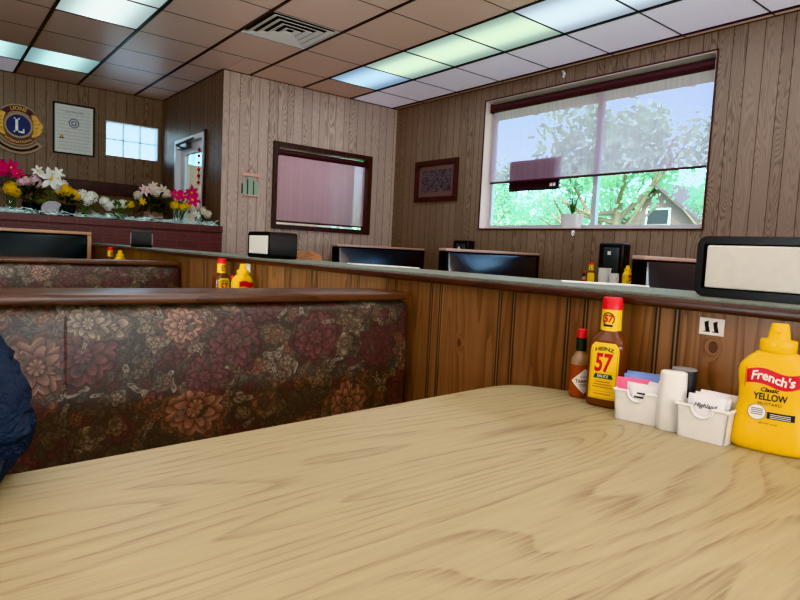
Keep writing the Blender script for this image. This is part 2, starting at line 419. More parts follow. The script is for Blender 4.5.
# ------------------------------------------------------------------ object helpers
def link(o, parent=None):
    COL.objects.link(o)
    if parent: o.parent = parent
    return o
def obj(name, bm, mat, parent=None, smooth=False, loc=None):
    me = bpy.data.meshes.new(name); bm.normal_update(); bm.to_mesh(me); bm.free()
    mats = mat if isinstance(mat, (list, tuple)) else [mat]
    for m in mats: me.materials.append(m)
    if smooth:
        for p in me.polygons: p.use_smooth = True
        try: me.set_sharp_from_angle(angle=math.radians(40 if smooth is True else smooth))
        except Exception: pass
    o = bpy.data.objects.new(name, me)
    if loc: o.location = loc
    return link(o, parent)
def tag(o, label, cat, group=None, kind=None):
    o['label'] = label; o['category'] = cat
    if group: o['group'] = group
    if kind: o['kind'] = kind
    return o
def thing(name, label, cat, loc=(0, 0, 0), rz=0, group=None):
    o = bpy.data.objects.new(name, None); o.location = loc; o.rotation_euler = (0, 0, rz); o.empty_display_size = .05
    link(o); return tag(o, label, cat, group)
def struct(name, bm, mat, parent=None, label=None, smooth=False, loc=None):
    o = obj(name, bm, mat, parent, smooth, loc)
    if parent is None:
        o['kind'] = 'structure'
        if label: o['label'] = label
    return o
def dup(root, loc=None, rz=None, label=None, group=None):
    r = root.copy(); COL.objects.link(r)
    if loc is not None: r.location = loc
    if rz is not None: r.rotation_euler = (0, 0, rz)
    if label: r['label'] = label
    if group: r['group'] = group
    for ch in list(root.children):
        c = ch.copy(); COL.objects.link(c); c.parent = r
        for g in list(ch.children):
            d = g.copy(); COL.objects.link(d); d.parent = c
    return r
def nb(): return bmesh.new()
def box(bm, lo, hi, bev=0.0, seg=2, mat=0):
    r = bmesh.ops.create_cube(bm, size=1.0)
    vs = r['verts']
    for v in vs:
        for i in range(3): v.co[i] = lo[i] + (v.co[i]+.5)*(hi[i]-lo[i])
    fs = set(f for v in vs for f in v.link_faces)
    if bev > 0:
        es = list(set(e for v in vs for e in v.link_edges))
        b = bmesh.ops.bevel(bm, geom=es, offset=bev, segments=seg, affect='EDGES', profile=.5)
        fs = set(b['faces']) | set(f for f in fs if f.is_valid)
    for f in fs: f.material_index = mat
    return bm
def xform(bm, mat, verts=None):
    bmesh.ops.transform(bm, matrix=mat, verts=verts or bm.verts[:]); return bm
def tube(bm, pts, r, seg=10, cap=True):
    pts = [Vector(p) for p in pts]; rs = r if isinstance(r, (list, tuple)) else [r]*len(pts)
    rings = []; nrm = None
    for i, p in enumerate(pts):
        d = (pts[min(i+1, len(pts)-1)] - pts[max(i-1, 0)]).normalized()
        if nrm is None:
            nrm = d.orthogonal().normalized()
        else:
            nrm = (nrm - d*nrm.dot(d)).normalized()
        b = d.cross(nrm)
        rings.append([bm.verts.new(p + rs[i]*(math.cos(a)*nrm + math.sin(a)*b)) for a in [2*PI*k/seg for k in range(seg)]])
    for a, b in zip(rings, rings[1:]):
        for k in range(seg): bm.faces.new((a[k], a[(k+1) % seg], b[(k+1) % seg], b[k]))
    if cap: bm.faces.new(rings[0][::-1]); bm.faces.new(rings[-1])
    return bm
def loft(bm, secs, seg=28, cap=True):
    """secs: (z, a, b, n) or (z,a,b,n,cx,cy) superellipse sections stacked in z"""
    rings = []
    for s in secs:
        z, a, b, n = s[:4]; cx, cy = (s[4], s[5]) if len(s) > 4 else (0, 0)
        ring = []
        for k in range(seg):
            t = 2*PI*k/seg; c, si = math.cos(t), math.sin(t)
            ring.append(bm.verts.new((cx + a*math.copysign(abs(c)**(2/n), c), cy + b*math.copysign(abs(si)**(2/n), si), z)))
        rings.append(ring)
    for r0, r1 in zip(rings, rings[1:]):
        for k in range(seg): bm.faces.new((r0[k], r0[(k+1) % seg], r1[(k+1) % seg], r1[k]))
    if cap: bm.faces.new(rings[0][::-1]); bm.faces.new(rings[-1])
    return bm
def prism(bm, poly, z0, z1, bev=0, seg=2):
    lo = [bm.verts.new((x, y, z0)) for x, y in poly]; hi = [bm.verts.new((x, y, z1)) for x, y in poly]
    n = len(poly)
    top = bm.faces.new(hi); bot = bm.faces.new(lo[::-1])
    for k in range(n): bm.faces.new((lo[k], lo[(k+1) % n], hi[(k+1) % n], hi[k]))
    if bev:
        es = list(top.edges) + list(bot.edges)
        bmesh.ops.bevel(bm, geom=es, offset=bev, segments=seg, affect='EDGES', profile=.5)
    return bm
def sphere(bm, c, r, sub=2, sc=(1, 1, 1)):
    q = bmesh.ops.create_icosphere(bm, subdivisions=sub, radius=r)
    for v in q['verts']: v.co = Vector((v.co.x*sc[0], v.co.y*sc[1], v.co.z*sc[2])) + Vector(c)
    return q['verts']
def flat(bm, poly, mapf, thick=0):
    """polygon in (u,v) put on a surface by mapf(u,v,w)"""
    vs = [bm.verts.new(mapf(u, v, thick)) for u, v in poly]
    try: return bm.faces.new(vs)
    except ValueError: return None
def text_bm(bm, txt, size, mapf, w=.0005, shear=0, bold=0, sx=1.0, center=(0, 0), extr=0.0, curve=None):
    cu = bpy.data.curves.new('t', 'FONT'); cu.body = txt; cu.size = size; cu.align_x = 'CENTER'; cu.align_y = 'CENTER'
    cu.shear = shear; cu.offset = bold; cu.resolution_u = 3; cu.extrude = extr
    ob = bpy.data.objects.new('t', cu); COL.objects.link(ob)
    dg = bpy.context.evaluated_depsgraph_get(); dg.update()
    me = bpy.data.meshes.new_from_object(ob.evaluated_get(dg))
    n0 = len(bm.verts); bm.verts.ensure_lookup_table()
    new = [None]*len(me.vertices)
    for i, v in enumerate(me.vertices):
        u, vv = v.co.x*sx + center[0], v.co.y + center[1]
        if curve: vv += curve(u)
        new[i] = bm.verts.new(mapf(u, vv, w + v.co.z))
    for p in me.polygons:
        try: bm.faces.new([new[i] for i in p.vertices])
        except ValueError: pass
    bpy.data.objects.remove(ob); bpy.data.curves.remove(cu); bpy.data.meshes.remove(me)
    return bm

# ------------------------------------------------------------------ camera
YAW, PITCH, ROLL, F = math.radians(51.36844965), math.radians(-4.59764113), math.radians(2.77487174), 603.3249551
fw = Vector((math.cos(YAW)*math.cos(PITCH), math.sin(YAW)*math.cos(PITCH), math.sin(PITCH)))
rt = Vector((math.sin(YAW), -math.cos(YAW), 0)); up = rt.cross(fw)
r2 = math.cos(ROLL)*rt + math.sin(ROLL)*up; u2 = -math.sin(ROLL)*rt + math.cos(ROLL)*up
cam = bpy.data.cameras.new('camera'); co = bpy.data.objects.new('camera', cam); COL.objects.link(co)
m4 = Matrix((r2, u2, -fw)).transposed().to_4x4(); m4.translation = (0, 0, CZ); co.matrix_world = m4
cam.sensor_width = 36; cam.lens = F*36/800; cam.clip_start = .02; cam.clip_end = 300
scene.camera = co

# ------------------------------------------------------------------ room shell
XL, XR, YR, YC, YB, XS, H = -3.0, 4.58, -3.0, 5.96, 7.88, 2.388, CZ+1.7186
WT = .17
def wall_with_hole(lo, hi, axis, hole):
    """box wall lo..hi with rectangular hole (a0,a1,z0,z1) along axis (0: x, 1: y)"""
    bm = nb(); a0, a1, z0, z1 = hole
    def seg(A0, A1, Z0, Z1):
        l = list(lo); h = list(hi); l[axis] = A0; h[axis] = A1; l[2] = Z0; h[2] = Z1
        if A1-A0 > 1e-4 and Z1-Z0 > 1e-4: box(bm, l, h)
    seg(lo[axis], a0, lo[2], hi[2]); seg(a1, hi[axis], lo[2], hi[2])
    seg(a0, a1, lo[2], z0); seg(a0, a1, z1, hi[2])
    return bm
bm = nb(); box(bm, (XL-.2, YR-.2, -.1), (XR+.17, YB+.15, 0)); struct('floor', bm, M['floor'])
# windows
WY0, WY1, WZ0, WZ1 = 2.16, 4.465, CZ+.279, CZ+1.572
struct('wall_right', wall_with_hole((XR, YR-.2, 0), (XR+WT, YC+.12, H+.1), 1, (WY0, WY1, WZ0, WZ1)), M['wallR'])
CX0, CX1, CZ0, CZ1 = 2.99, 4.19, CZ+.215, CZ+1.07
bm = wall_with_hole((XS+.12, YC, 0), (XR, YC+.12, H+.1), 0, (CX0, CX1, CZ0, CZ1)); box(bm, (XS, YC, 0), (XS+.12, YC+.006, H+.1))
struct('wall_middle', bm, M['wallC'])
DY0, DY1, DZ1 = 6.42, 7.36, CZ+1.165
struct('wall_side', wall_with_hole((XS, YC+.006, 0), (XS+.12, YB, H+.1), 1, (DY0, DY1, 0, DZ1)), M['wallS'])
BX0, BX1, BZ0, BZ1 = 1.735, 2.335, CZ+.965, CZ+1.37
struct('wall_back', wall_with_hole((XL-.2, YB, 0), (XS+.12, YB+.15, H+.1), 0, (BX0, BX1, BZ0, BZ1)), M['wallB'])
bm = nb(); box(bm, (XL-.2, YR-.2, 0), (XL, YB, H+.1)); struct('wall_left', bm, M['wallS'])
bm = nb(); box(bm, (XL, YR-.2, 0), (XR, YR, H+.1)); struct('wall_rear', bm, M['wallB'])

# brick half wall with a cap course
bm = nb(); box(bm, (XL, 5.90, 0), (XS-.004, 6.20, CZ+.10)); bw = struct('wall_brick', bm, M['brick'])
bm = nb(); box(bm, (XL, 5.88, CZ+.10), (XS-.004, 6.22, CZ+.165), .004); struct('brick_cap', bm, M['brick'], bw)

# ceiling: tiles, grid, light panels
GX = [.82 + .6135*i for i in range(-6, 7)]         # index 6 = A
GX = [x for x in GX]
def gx(i): return .82 + .6135*i                     # A=0 .. G=6
TY0, T = 5.448, .61
def gy(j): return TY0 - T*j
lit = set()
for r in range(0, 9): lit.add((4, r))
for r in range(0, 9): lit.add((0, r))
lit.add((0, -3)); lit.add((-1, -3))
for r in (1, 2, 5, 6): lit.add((-3, r))  # unseen panels added over the aisle for more light
unlit = set((5, r) for r in range(-1, 9)) | {(-1, -4)}
VENT = (2, 1)
bmt = nb(); bmg = nb()
cells = {}
for i in range(-7, 7):
    x0, x1 = max(gx(i), XL), min(gx(i+1), XR)
    if x1-x0 < .01: continue
    for j in range(-4, 15):
        y0, y1 = max(gy(j+1), YR), min(gy(j), YB); x0, x1 = max(gx(i), XL), min(gx(i+1), XR)
        if y1-y0 < .01: continue
        if y0 >= YC-.001 and x0 >= XS-.001: continue
        if y1 > YC+.01 and x1 > XS+.05:
            if x0 >= XS: y1 = YC
            else:
                if y0 < YC-.01:                      # tile cut round the corner of the recess
                    box(bmt, (XS+.003, y0+.003, H), (x1-.003, YC-.003, H+.012))
                x1 = min(x1, XS)
        cells[(i, j)] = (x0, x1, y0, y1)
        if (i, j) in lit or (i, j) in unlit or (i, j) == VENT: continue
        box(bmt, (x0+.003, y0+.003, H), (x1-.003, y1-.003, H+.012))
box(bmt, (XL-.2, YR-.2, H+.03), (XR+WT, YC+.12, H+.09)); box(bmt, (XL-.2, YC+.12, H+.03), (XS+.12, YB+.15, H+.09))
struct('ceiling', bmt, M['tile'])
for i in range(-6, 7):                               # main runners along Y
    x = gx(i)
    y1 = YB if x < XS-.02 else YC
    if x < XR-.03: box(bmg, (x-.012, YR, H-.006), (x+.012, y1, H+.02))
for j in range(-3, 15):
    y = gy(j)
    if y < YR: continue
    x1 = XS if y > YC else XR
    box(bmg, (XL, y-.004, H-.0015), (x1, y+.004, H+.019))
box(bmg, (XL, YR, H-.003), (XL+.02, YB, H+.01)); box(bmg, (XR-.012, YR, H-.004), (XR, YC, H+.01))
box(bmg, (XS, YC-.012, H-.004), (XR, YC, H+.01)); box(bmg, (XS-.012, YC, H-.004), (XS, YB, H+.01)); box(bmg, (XL, YB-.012, H-.004), (XS, YB, H+.01))
struct('trim_1', bmg, M['grid'])

ORD = ['first', 'second', 'third', 'fourth', 'fifth', 'sixth', 'seventh', 'eighth', 'ninth', 'tenth']
LS = 1.05
Lm = {
 'blue': mat_panel_light('light_blue', (.62, .86, 1.0), (.40, .62, .86), LS),
 'green': mat_panel_light('light_green', (.80, .98, .74), (.52, .72, .64), LS),
 'cool': mat_panel_light('light_cool', (.80, .95, 1.0), (.62, .74, .86), LS*1.1),
 'teal': mat_panel_light('light_teal', (.74, 1.0, .98), (.40, .70, .72), LS),
 'white': mat_panel_light('light_white', (.92, 1.0, .98), (.62, .80, .78), LS*1.15),
}
def light_panel(i, j, mat, label, group, along='Y'):
    x0, x1, y0, y1 = cells[(i, j)]
    t = thing('ceiling_light', label, 'ceiling light', ((x0+x1)/2, (y0+y1)/2, H), 0, group)
    a, b = (x1-x0)/2-.012, (y1-y0)/2-.008
    bm = nb(); box(bm, (-a, -b, .004), (a, b, .008)); obj('diffuser', bm, mat, t)
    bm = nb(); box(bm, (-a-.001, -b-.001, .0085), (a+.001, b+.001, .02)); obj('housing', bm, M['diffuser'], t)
    return t
for (i, j) in sorted(lit):
    if i == 4:
        mat = Lm['blue'] if j == 0 else Lm['green'] if j in (1, 2, 3) else Lm['cool']
        if j == 0: lab = 'lit bluish ceiling panel at the far end of its row, nearest the corner'
        else: lab = 'lit ceiling panel, %s from the far wall in the row beside the unlit panels' % ORD[j]
        g = 'lit ceiling panels along the big window'
    elif i == 0 and j >= 0:
        mat = Lm['white']; g = 'lit white ceiling panels above the floral booths'
        lab = 'lit white ceiling panel above the floral booths, %s from the far wall' % ORD[j]
    elif i == -3:
        mat = Lm['white']; g = 'added lit ceiling panels over the aisle'
        lab = 'added lit white ceiling panel over the aisle, %s from the far wall' % ORD[j]
    else:
        mat = Lm['teal']; g = 'lit teal ceiling panels by the emblem wall'
        lab = 'lit teal ceiling panel above the framed certificate' if i == 0 else 'lit teal ceiling panel above the round emblem'
    light_panel(i, j, mat, lab, g)
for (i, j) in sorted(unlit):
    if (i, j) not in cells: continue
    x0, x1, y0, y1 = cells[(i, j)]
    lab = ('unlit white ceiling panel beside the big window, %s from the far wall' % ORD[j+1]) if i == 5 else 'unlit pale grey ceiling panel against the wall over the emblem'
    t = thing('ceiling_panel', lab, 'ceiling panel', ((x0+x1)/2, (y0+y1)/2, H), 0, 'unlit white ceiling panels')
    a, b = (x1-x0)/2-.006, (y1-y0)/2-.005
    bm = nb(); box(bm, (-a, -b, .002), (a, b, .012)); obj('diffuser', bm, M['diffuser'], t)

# vent
x0, x1, y0, y1 = cells[VENT]
t = thing('ceiling_vent', 'square metal air vent with stepped louvers in the tan ceiling', 'vent', ((x0+x1)/2, (y0+y1)/2, H))
a = .302
bm = nb(); box(bm, (-a, -a, .024), (a, a, .029)); obj('backing', bm, M['ventdark'], t)
bm = nb()
for s in (-1, 1):
    box(bm, (-a, s*a-(.0 if s < 0 else .012), -.002), (a, s*a+(.012 if s < 0 else 0), .024))
    box(bm, (s*a-(.0 if s < 0 else .012), -a, -.002), (s*a+(.012 if s < 0 else 0), a, .024))
obj('frame', bm, M['ventmetal'], t)
for k, rr in enumerate((.262, .198, .134, .07)):
    bm = nb(); w = .040
    for q in range(4):
        rot = Matrix.Rotation(q*PI/2, 4, 'Z')
        o_, i_ = rr, rr-w
        vs = [bm.verts.new(rot @ Vector(p)) for p in ((-o_, -o_, -.004), (o_, -o_, -.004), (i_, -i_, .007), (-i_, -i_, .007))]
        vs2 = [bm.verts.new(v.co + Vector((0, 0, -.003))) for v in vs]
        bm.faces.new(vs); bm.faces.new(vs2[::-1])
        for e in range(4): bm.faces.new((vs[e], vs2[e], vs2[(e+1) % 4], vs[(e+1) % 4]))
    obj('louver', bm, M['ventmetal'], t)

# ------------------------------------------------------------------ windows
def frame_bm(axis, a0, a1, z0, z1, d0, d1, w, bm=None):
    bm = bm or nb()
    def b(A0, A1, Z0, Z1):
        if axis == 1: box(bm, (d0, A0, Z0), (d1, A1, Z1))
        else: box(bm, (A0, d0, Z0), (A1, d1, Z1))
    b(a0, a1, z0, z0+w); b(a0, a1, z1-w, z1); b(a0, a0+w, z0+w, z1-w); b(a1-w, a1, z0+w, z1-w)
    return bm
# big window: reveal lining, aluminium frame, two panes
g = .006
bm = frame_bm(1, WY0, WY1, WZ0, WZ1, XR-.004, XR+.12, g)
w1 = struct('window_1', bm, M['reveal'])
bm = frame_bm(1, WY0-.012, WY1+.012, WZ0-.012, WZ1+.012, XR-.010, XR-.001, .012); struct('casing', bm, M['darkwood'], w1)
bm = frame_bm(1, WY0+g, WY1-g, WZ0+g, WZ1-g, XR+.12, XR+.16, .035); box(bm, (XR+.118, 3.165, WZ0+.04), (XR+.162, 3.215, WZ1-.04)); struct('sash_frame', bm, M['alum'], w1)
for a, b in ((WY0+.045, 3.165), (3.215, WY1-.045)):
    bm = nb(); box(bm, (XR+.138, a, WZ0+.045), (XR+.142, b, WZ1-.045)); struct('pane', bm, M['glass'], w1)
# small window in the middle wall
bm = frame_bm(0, 2.947, 4.228, CZ+.180, CZ+1.103, YC-.022, YC+.10, .05); w2 = struct('window_2', bm, M['darkwood'])
bm = nb(); box(bm, (CX0, YC+.07, CZ0), (CX1, YC+.074, CZ1)); struct('pane', bm, M['glass'], w2)
# glass block window
bm = frame_bm(0, BX0, BX1, BZ0, BZ1, YB-.004, YB+.1, .012); w3 = struct('window_3', bm, M['mortar'])
bw_, bh_ = (BX1-BX0-.024)/3, (BZ1-BZ0-.024)/2
bm = nb()
for q in (1, 2): box(bm, (BX0+.012+q*bw_-.006, YB+.01, BZ0+.012), (BX0+.012+q*bw_+.006, YB+.08, BZ1-.012))
box(bm, (BX0+.012, YB+.011, BZ0+.012+bh_-.006), (BX1-.012, YB+.079, BZ0+.012+bh_+.006)); struct('mortar_joints', bm, M['mortar'], w3)
for q in range(3):
    for k in range(2):
        bm = nb(); x = BX0+.012+q*bw_; z = BZ0+.012+k*bh_
        box(bm, (x+.007, YB+.012, z+.007), (x+bw_-.007, YB+.03, z+bh_-.007), .006); struct('glass_block', bm, M['block'], w3)

def roller_shade(name, axis, a0, a1, ztop, zbot, d, mat, label, rr=.04, cover=None):
    t = thing(name, label, 'window shade', (0, 0, 0))
    def P(a, dd, z): return (dd, a, z) if axis == 1 else (a, dd, z)
    bm = nb(); tube(bm, [P(a0, d, ztop), P(a1, d, ztop)], rr, 16); obj('roller_tube', bm, M['rollerbrown'], t, True)
    bm = nb(); e = .0012; n = 12
    lo, hi = P(a0+.004, d-e, zbot), P(a1-.004, d+e, ztop)
    box(bm, [min(p, q) for p, q in zip(lo, hi)], [max(p, q) for p, q in zip(lo, hi)]); obj('fabric', bm, mat, t)
    bm = nb(); lo, hi = P(a0+.004, d-.006, zbot-.02), P(a1-.004, d+.006, zbot)
    box(bm, [min(p, q) for p, q in zip(lo, hi)], [max(p, q) for p, q in zip(lo, hi)], .004); obj('hem_bar', bm, M['rollerbrown'], t)
    for a in (a0-.012, a1+.002):
        bm = nb(); lo, hi = P(a, d-.04, ztop-.045), P(a+.01, d+.035, ztop+.045)
        box(bm, [min(p, q) for p, q in zip(lo, hi)], [max(p, q) for p, q in zip(lo, hi)])
        obj('bracket', bm, M['rollerbrown'], t)
    return t
roller_shade('roller_shade', 1, WY0+.018, 4.41, CZ+1.502, CZ+.757, XR+.062, M['shade'], 'wide see-through mauve roller shade half lowered in the big window', .042)
roller_shade('roller_shade', 0, 3.02, 4.165, CZ+1.005, CZ+.275, YC+.035, M['shade2'], 'mauve roller shade drawn almost fully down in the small dark-framed window', .032)

# ------------------------------------------------------------------ door in the recess
bm = frame_bm(1, DY0, DY1, -.06, DZ1, XS-.02, XS+.125, .05); d1 = struct('door_1', bm, M['doorpaint'])
bm = nb()
box(bm, (XS+.04, DY0+.055, .01), (XS+.085, DY0+.17, DZ1-.055)); box(bm, (XS+.04, DY1-.20, .01), (XS+.085, DY1-.055, DZ1-.055))
box(bm, (XS+.04, DY0+.17, DZ1-.17), (XS+.085, DY1-.20, DZ1-.055)); box(bm, (XS+.04, DY0+.17, .01), (XS+.085, DY1-.20, .25))
struct('door_leaf', bm, M['doorpaint'], d1)
bm = nb(); box(bm, (XS+.06, DY0+.17, .25), (XS+.064, DY1-.20, DZ1-.17)); struct('pane', bm, M['glass'], d1)
bm = nb(); box(bm, (XS-.03, DY1-.42, DZ1-.115), (XS+.035, DY1-.12, DZ1-.06), .008)
tube(bm, [(XS-.01, DY1-.30, DZ1-.115), (XS-.16, DY1-.50, DZ1-.12), (XS-.01, DY0+.30, DZ1-.03)], .012, 8); struct('door_closer', bm, M['closer'], d1)
# the dark jamb strip by the door
bm = nb(); box(bm, (XS-.022, DY0-.035, 0), (XS-.001, DY0-.002, DZ1+.02)); struct('trim_2', bm, M['darkwood'])
t = thing('hanging_ornament', 'string of small red hearts hanging in the doorway', 'ornament', (XS-.03, DY0+.10, CZ+1.02))
bm = nb(); tube(bm, [(0, 0, .0), (0, 0, -.42)], .003, 6); obj('string', bm, M['twine'], t)
for k in range(6):
    bm = nb(); z = -.03-.07*k
    sphere(bm, (0, .008, z), .014, 1); sphere(bm, (0, -.008, z), .014, 1)
    r = bmesh.ops.create_cone(bm, segments=8, radius1=.0, radius2=.020, depth=.03, cap_ends=True)
    bmesh.ops.translate(bm, verts=r['verts'], vec=(0, 0, z-.018)); obj('heart', bm, M['labelred'], t, True)

# entry vestibule behind the door and the small window
bm = wall_with_hole((XS+.12, YB, 0), (XR+.17, YB+.12, 2.75), 0, (2.66, 2.93, CZ+.97, CZ+1.16)); struct('wall_vestibule', bm, M['vestwall'])
bm = frame_bm(0, 2.66, 2.93, CZ+.97, CZ+1.16, YB-.01, YB+.08, .022); box(bm, (2.785, YB, CZ+.98), (2.805, YB+.06, CZ+1.15)); w4 = struct('window_4', bm, M['vestwhite'])
bm = nb(); box(bm, (2.68, YB+.03, CZ+.99), (2.91, YB+.034, CZ+1.14)); struct('pane', bm, M['glass'], w4)
bm = nb(); box(bm, (XS+.12, YC+.12, 2.55), (XR+.17, YB+.12, 2.62)); struct('ceiling_vestibule', bm, M['vestwhite'])
bm = nb()
box(bm, (XR+.05, YC+.12, 0), (XR+.13, YB, .75)); box(bm, (XR+.05, YC+.12, 2.2), (XR+.13, YB, 2.55))
for y in (6.08, 7.05, 7.22, 7.44): box(bm, (XR+.04, y, .75), (XR+.14, y+.09, 2.2))
box(bm, (XR+.05, 7.5, .75), (XR+.13, YB, 2.2))
w5 = struct('window_5', bm, M['vestwhite'])
bm = nb(); box(bm, (XR+.085, 6.17, .75), (XR+.089, 7.05, 2.2)); struct('pane', bm, M['glass'], w5)

# ------------------------------------------------------------------ divider wall with ledge
YD0, YD1 = -.9, 5.87
bm = nb(); box(bm, (1.082, YD0, 0), (1.29, YD1, CZ-.078)); dv = struct('wall_divider', bm, M['divider'])
bm = nb(); box(bm, (1.075, YD0-.01, CZ-.078), (1.315, YD1, CZ-.062)); struct('ledge_core', bm, M['molding'], dv)
bm = nb(); box(bm, (1.064, YD0-.02, CZ-.062), (1.325, YD1, CZ-.055), .002); struct('ledge_top', bm, M['ledge'], dv)
bm = nb(); box(bm, (1.054, YD0-.02, CZ-.079), (1.0745, YD1, CZ-.0605), .006, 3); struct('edge_molding', bm, M['molding'], dv, smooth=True)
LZ = CZ-.055

# ------------------------------------------------------------------ tables
def table(label, loc, poly, top, depth_y):
    top = top or .742
    t = thing('dining_table', label, 'table', loc)
    bm = nb(); prism(bm, poly, top-.03, top, .003); obj('tabletop', bm, M['oak'], t)
    xs = [p[0] for p in poly]; cx = (min(xs)+max(xs))/2; ys = [p[1] for p in poly]; cy = (min(ys)+max(ys))/2
    bm = nb(); tube(bm, [(cx, cy, .03), (cx, cy, top-.03)], .04, 16); obj('pedestal', bm, M['blackp'], t, True)
    bm = nb()
    for a in (0, PI/2):
        q = nb()
        box(bm, (cx-.28 if a == 0 else cx-.035, cy-.035 if a == 0 else cy-.28, 0), (cx+.28 if a == 0 else cx+.035, cy+.035 if a == 0 else cy+.28, .03), .006); q.free()
    obj('base', bm, M['blackp'], t)
    return t
poly = [(-.55, .07), (1.076, .07), (1.076, .60), (1.071, .67), (1.060, .735), (1.043, .785), (1.018, .823), (.985, .846), (.945, .852), (.90, .848), (-.55, .744)]
table('oak-grain laminate table in front with the condiments along its wall end', (0, 0, 0), poly, None, .7)
poly2 = [(-.55, 0), (1.07, 0), (1.07, .66), (1.03, .72), (.96, .74), (-.55, .74)]
table('oak-grain laminate table hidden behind the first floral bench', (0, 1.98, 0), poly2, None, .7)
table('oak-grain laminate table hidden behind the second floral bench', (0, 3.93, 0), poly2, None, .7)
polyR = [(0, 0), (1.22, 0), (1.22, .74), (0, .74)]
table('oak-grain laminate table by the small dark picture between black benches', (3.35, 4.20, 0), polyR, .80, .7)
table('oak-grain laminate table under the potted plant between black benches', (3.35, 2.50, 0), polyR, .80, .7)
TZ = .742; TR = .80

# ------------------------------------------------------------------ benches
def cushion(bm, lo, hi, bev, bulge=0.0):
    box(bm, lo, hi, bev, 4)
    if bulge:
        cx, cz = (lo[0]+hi[0])/2, (lo[2]+hi[2])/2
        bmesh.ops.subdivide_edges(bm, edges=[e for e in bm.edges if e.calc_length() > .15], cuts=8, use_grid_fill=True)
        for v in bm.verts:
            if v.co.y < (lo[1]+hi[1])/2:
                a = 1-min(1, abs(v.co.x-cx)/((hi[0]-lo[0])/2))**4; b = 1-min(1, abs(v.co.z-cz)/((hi[2]-lo[2])/2))**2
                v.co.y -= bulge*a*b
    return bm
def floral_bench(label, y, x0, x1):
    t = thing('booth_bench', label, 'booth bench', (x0, y, 0), 0, 'floral booth benches')
    L = x1-x0
    bm = nb(); box(bm, (0, .005, .40), (L, .10, .883)); obj('back_panel', bm, M['cap'], t)
    bm = nb(); cushion(bm, (.0, -.06, .50), (L+.012, .005, .883), .024, .0)
    o = obj('back_cushion', bm, M['floral'], t, True)
    bm = nb()
    for sx in (.824,):
        tube(bm, [(sx, -.0608, .862), (sx, -.0608, .51)], .0022, 8)
    obj('seam', bm, M['floral'], o, True)
    bm = nb(); box(bm, (-.01, -.066, .8835), (L-.006, .11, .9035), .005, 3); obj('top_cap', bm, M['cap'], t, True)
    bm = nb(); box(bm, (0, -.50, .36), (L, -.062, .47), .03, 4); obj('seat', bm, M['floral'], t, True)
    bm = nb(); box(bm, (.01, -.44, 0), (L-.01, .10, .36)); obj('base', bm, M['cap'], t)
    return t
floral_bench('floral tapestry bench with walnut cap just across the front table', 1.335, -.61, 1.048)
floral_bench('floral tapestry bench with walnut cap, the farther one beyond the first bench', 3.25, -.61, 1.062)

def black_bench(label, loc, L):
    t = thing('booth_bench', label, 'booth bench', loc, 0, 'black vinyl booth benches')
    bm = nb(); box(bm, (.03, .0, .36), (L-.03, .03, 1.03)); obj('back_panel', bm, M['blackm'], t)
    bm = nb(); cushion(bm, (.032, -.045, .50), (L-.032, .0, 1.035), .02, .08); obj('back_cushion', bm, M['vinyl'], t, 60)
    bm = nb(); box(bm, (.0, -.05, 1.036), (L, .04, 1.060), .006, 3); obj('top_trim', bm, M['vinyl_trim'], t, True)
    for s in (0, 1):
        bm = nb(); x = 0 if s == 0 else L-.03
        box(bm, (x, -.046, .0), (x+.03, .036, 1.036), .004); obj('end_panel', bm, M['blackm'], t)
    bm = nb(); box(bm, (.032, -.50, .36), (L-.032, -.105, .47), .035, 4); obj('seat', bm, M['vinyl'], t, True)
    bm = nb(); box(bm, (.04, -.43, 0), (L-.04, .03, .36)); obj('base', bm, M['blackm'], t)
    return t
b1 = black_bench('black vinyl bench with pale top trim under the small dark-framed window', (3.372, 5.36, 0), 1.20)
dup(b1, (3.365, 3.69, 0), label='black vinyl bench with pale top trim left of the potted plant, under the big window')
dup(b1, (3.372, 1.955, 0), label='black vinyl bench with pale top trim partly behind the large napkin dispenser')
# the one beyond the floral benches has tan trim round its end
t = black_bench('black vinyl bench with tan wooden edge trim in front of the brick wall', (-.15, 5.24, -.012), 1.20)
for c in t.children:
    if c.name.startswith('back_cushion'):
        c.data = c.data.copy(); c.data.materials[0] = M['vinyl_dull']
    if c.name.startswith('top_trim'):
        c.data = c.data.copy(); c.data.materials[0] = M['tan_trim']
for c in list(t.children):
    if c.name.startswith('end_panel') :
        c.data = c.data.copy(); c.data.materials[0] = M['tan_trim']

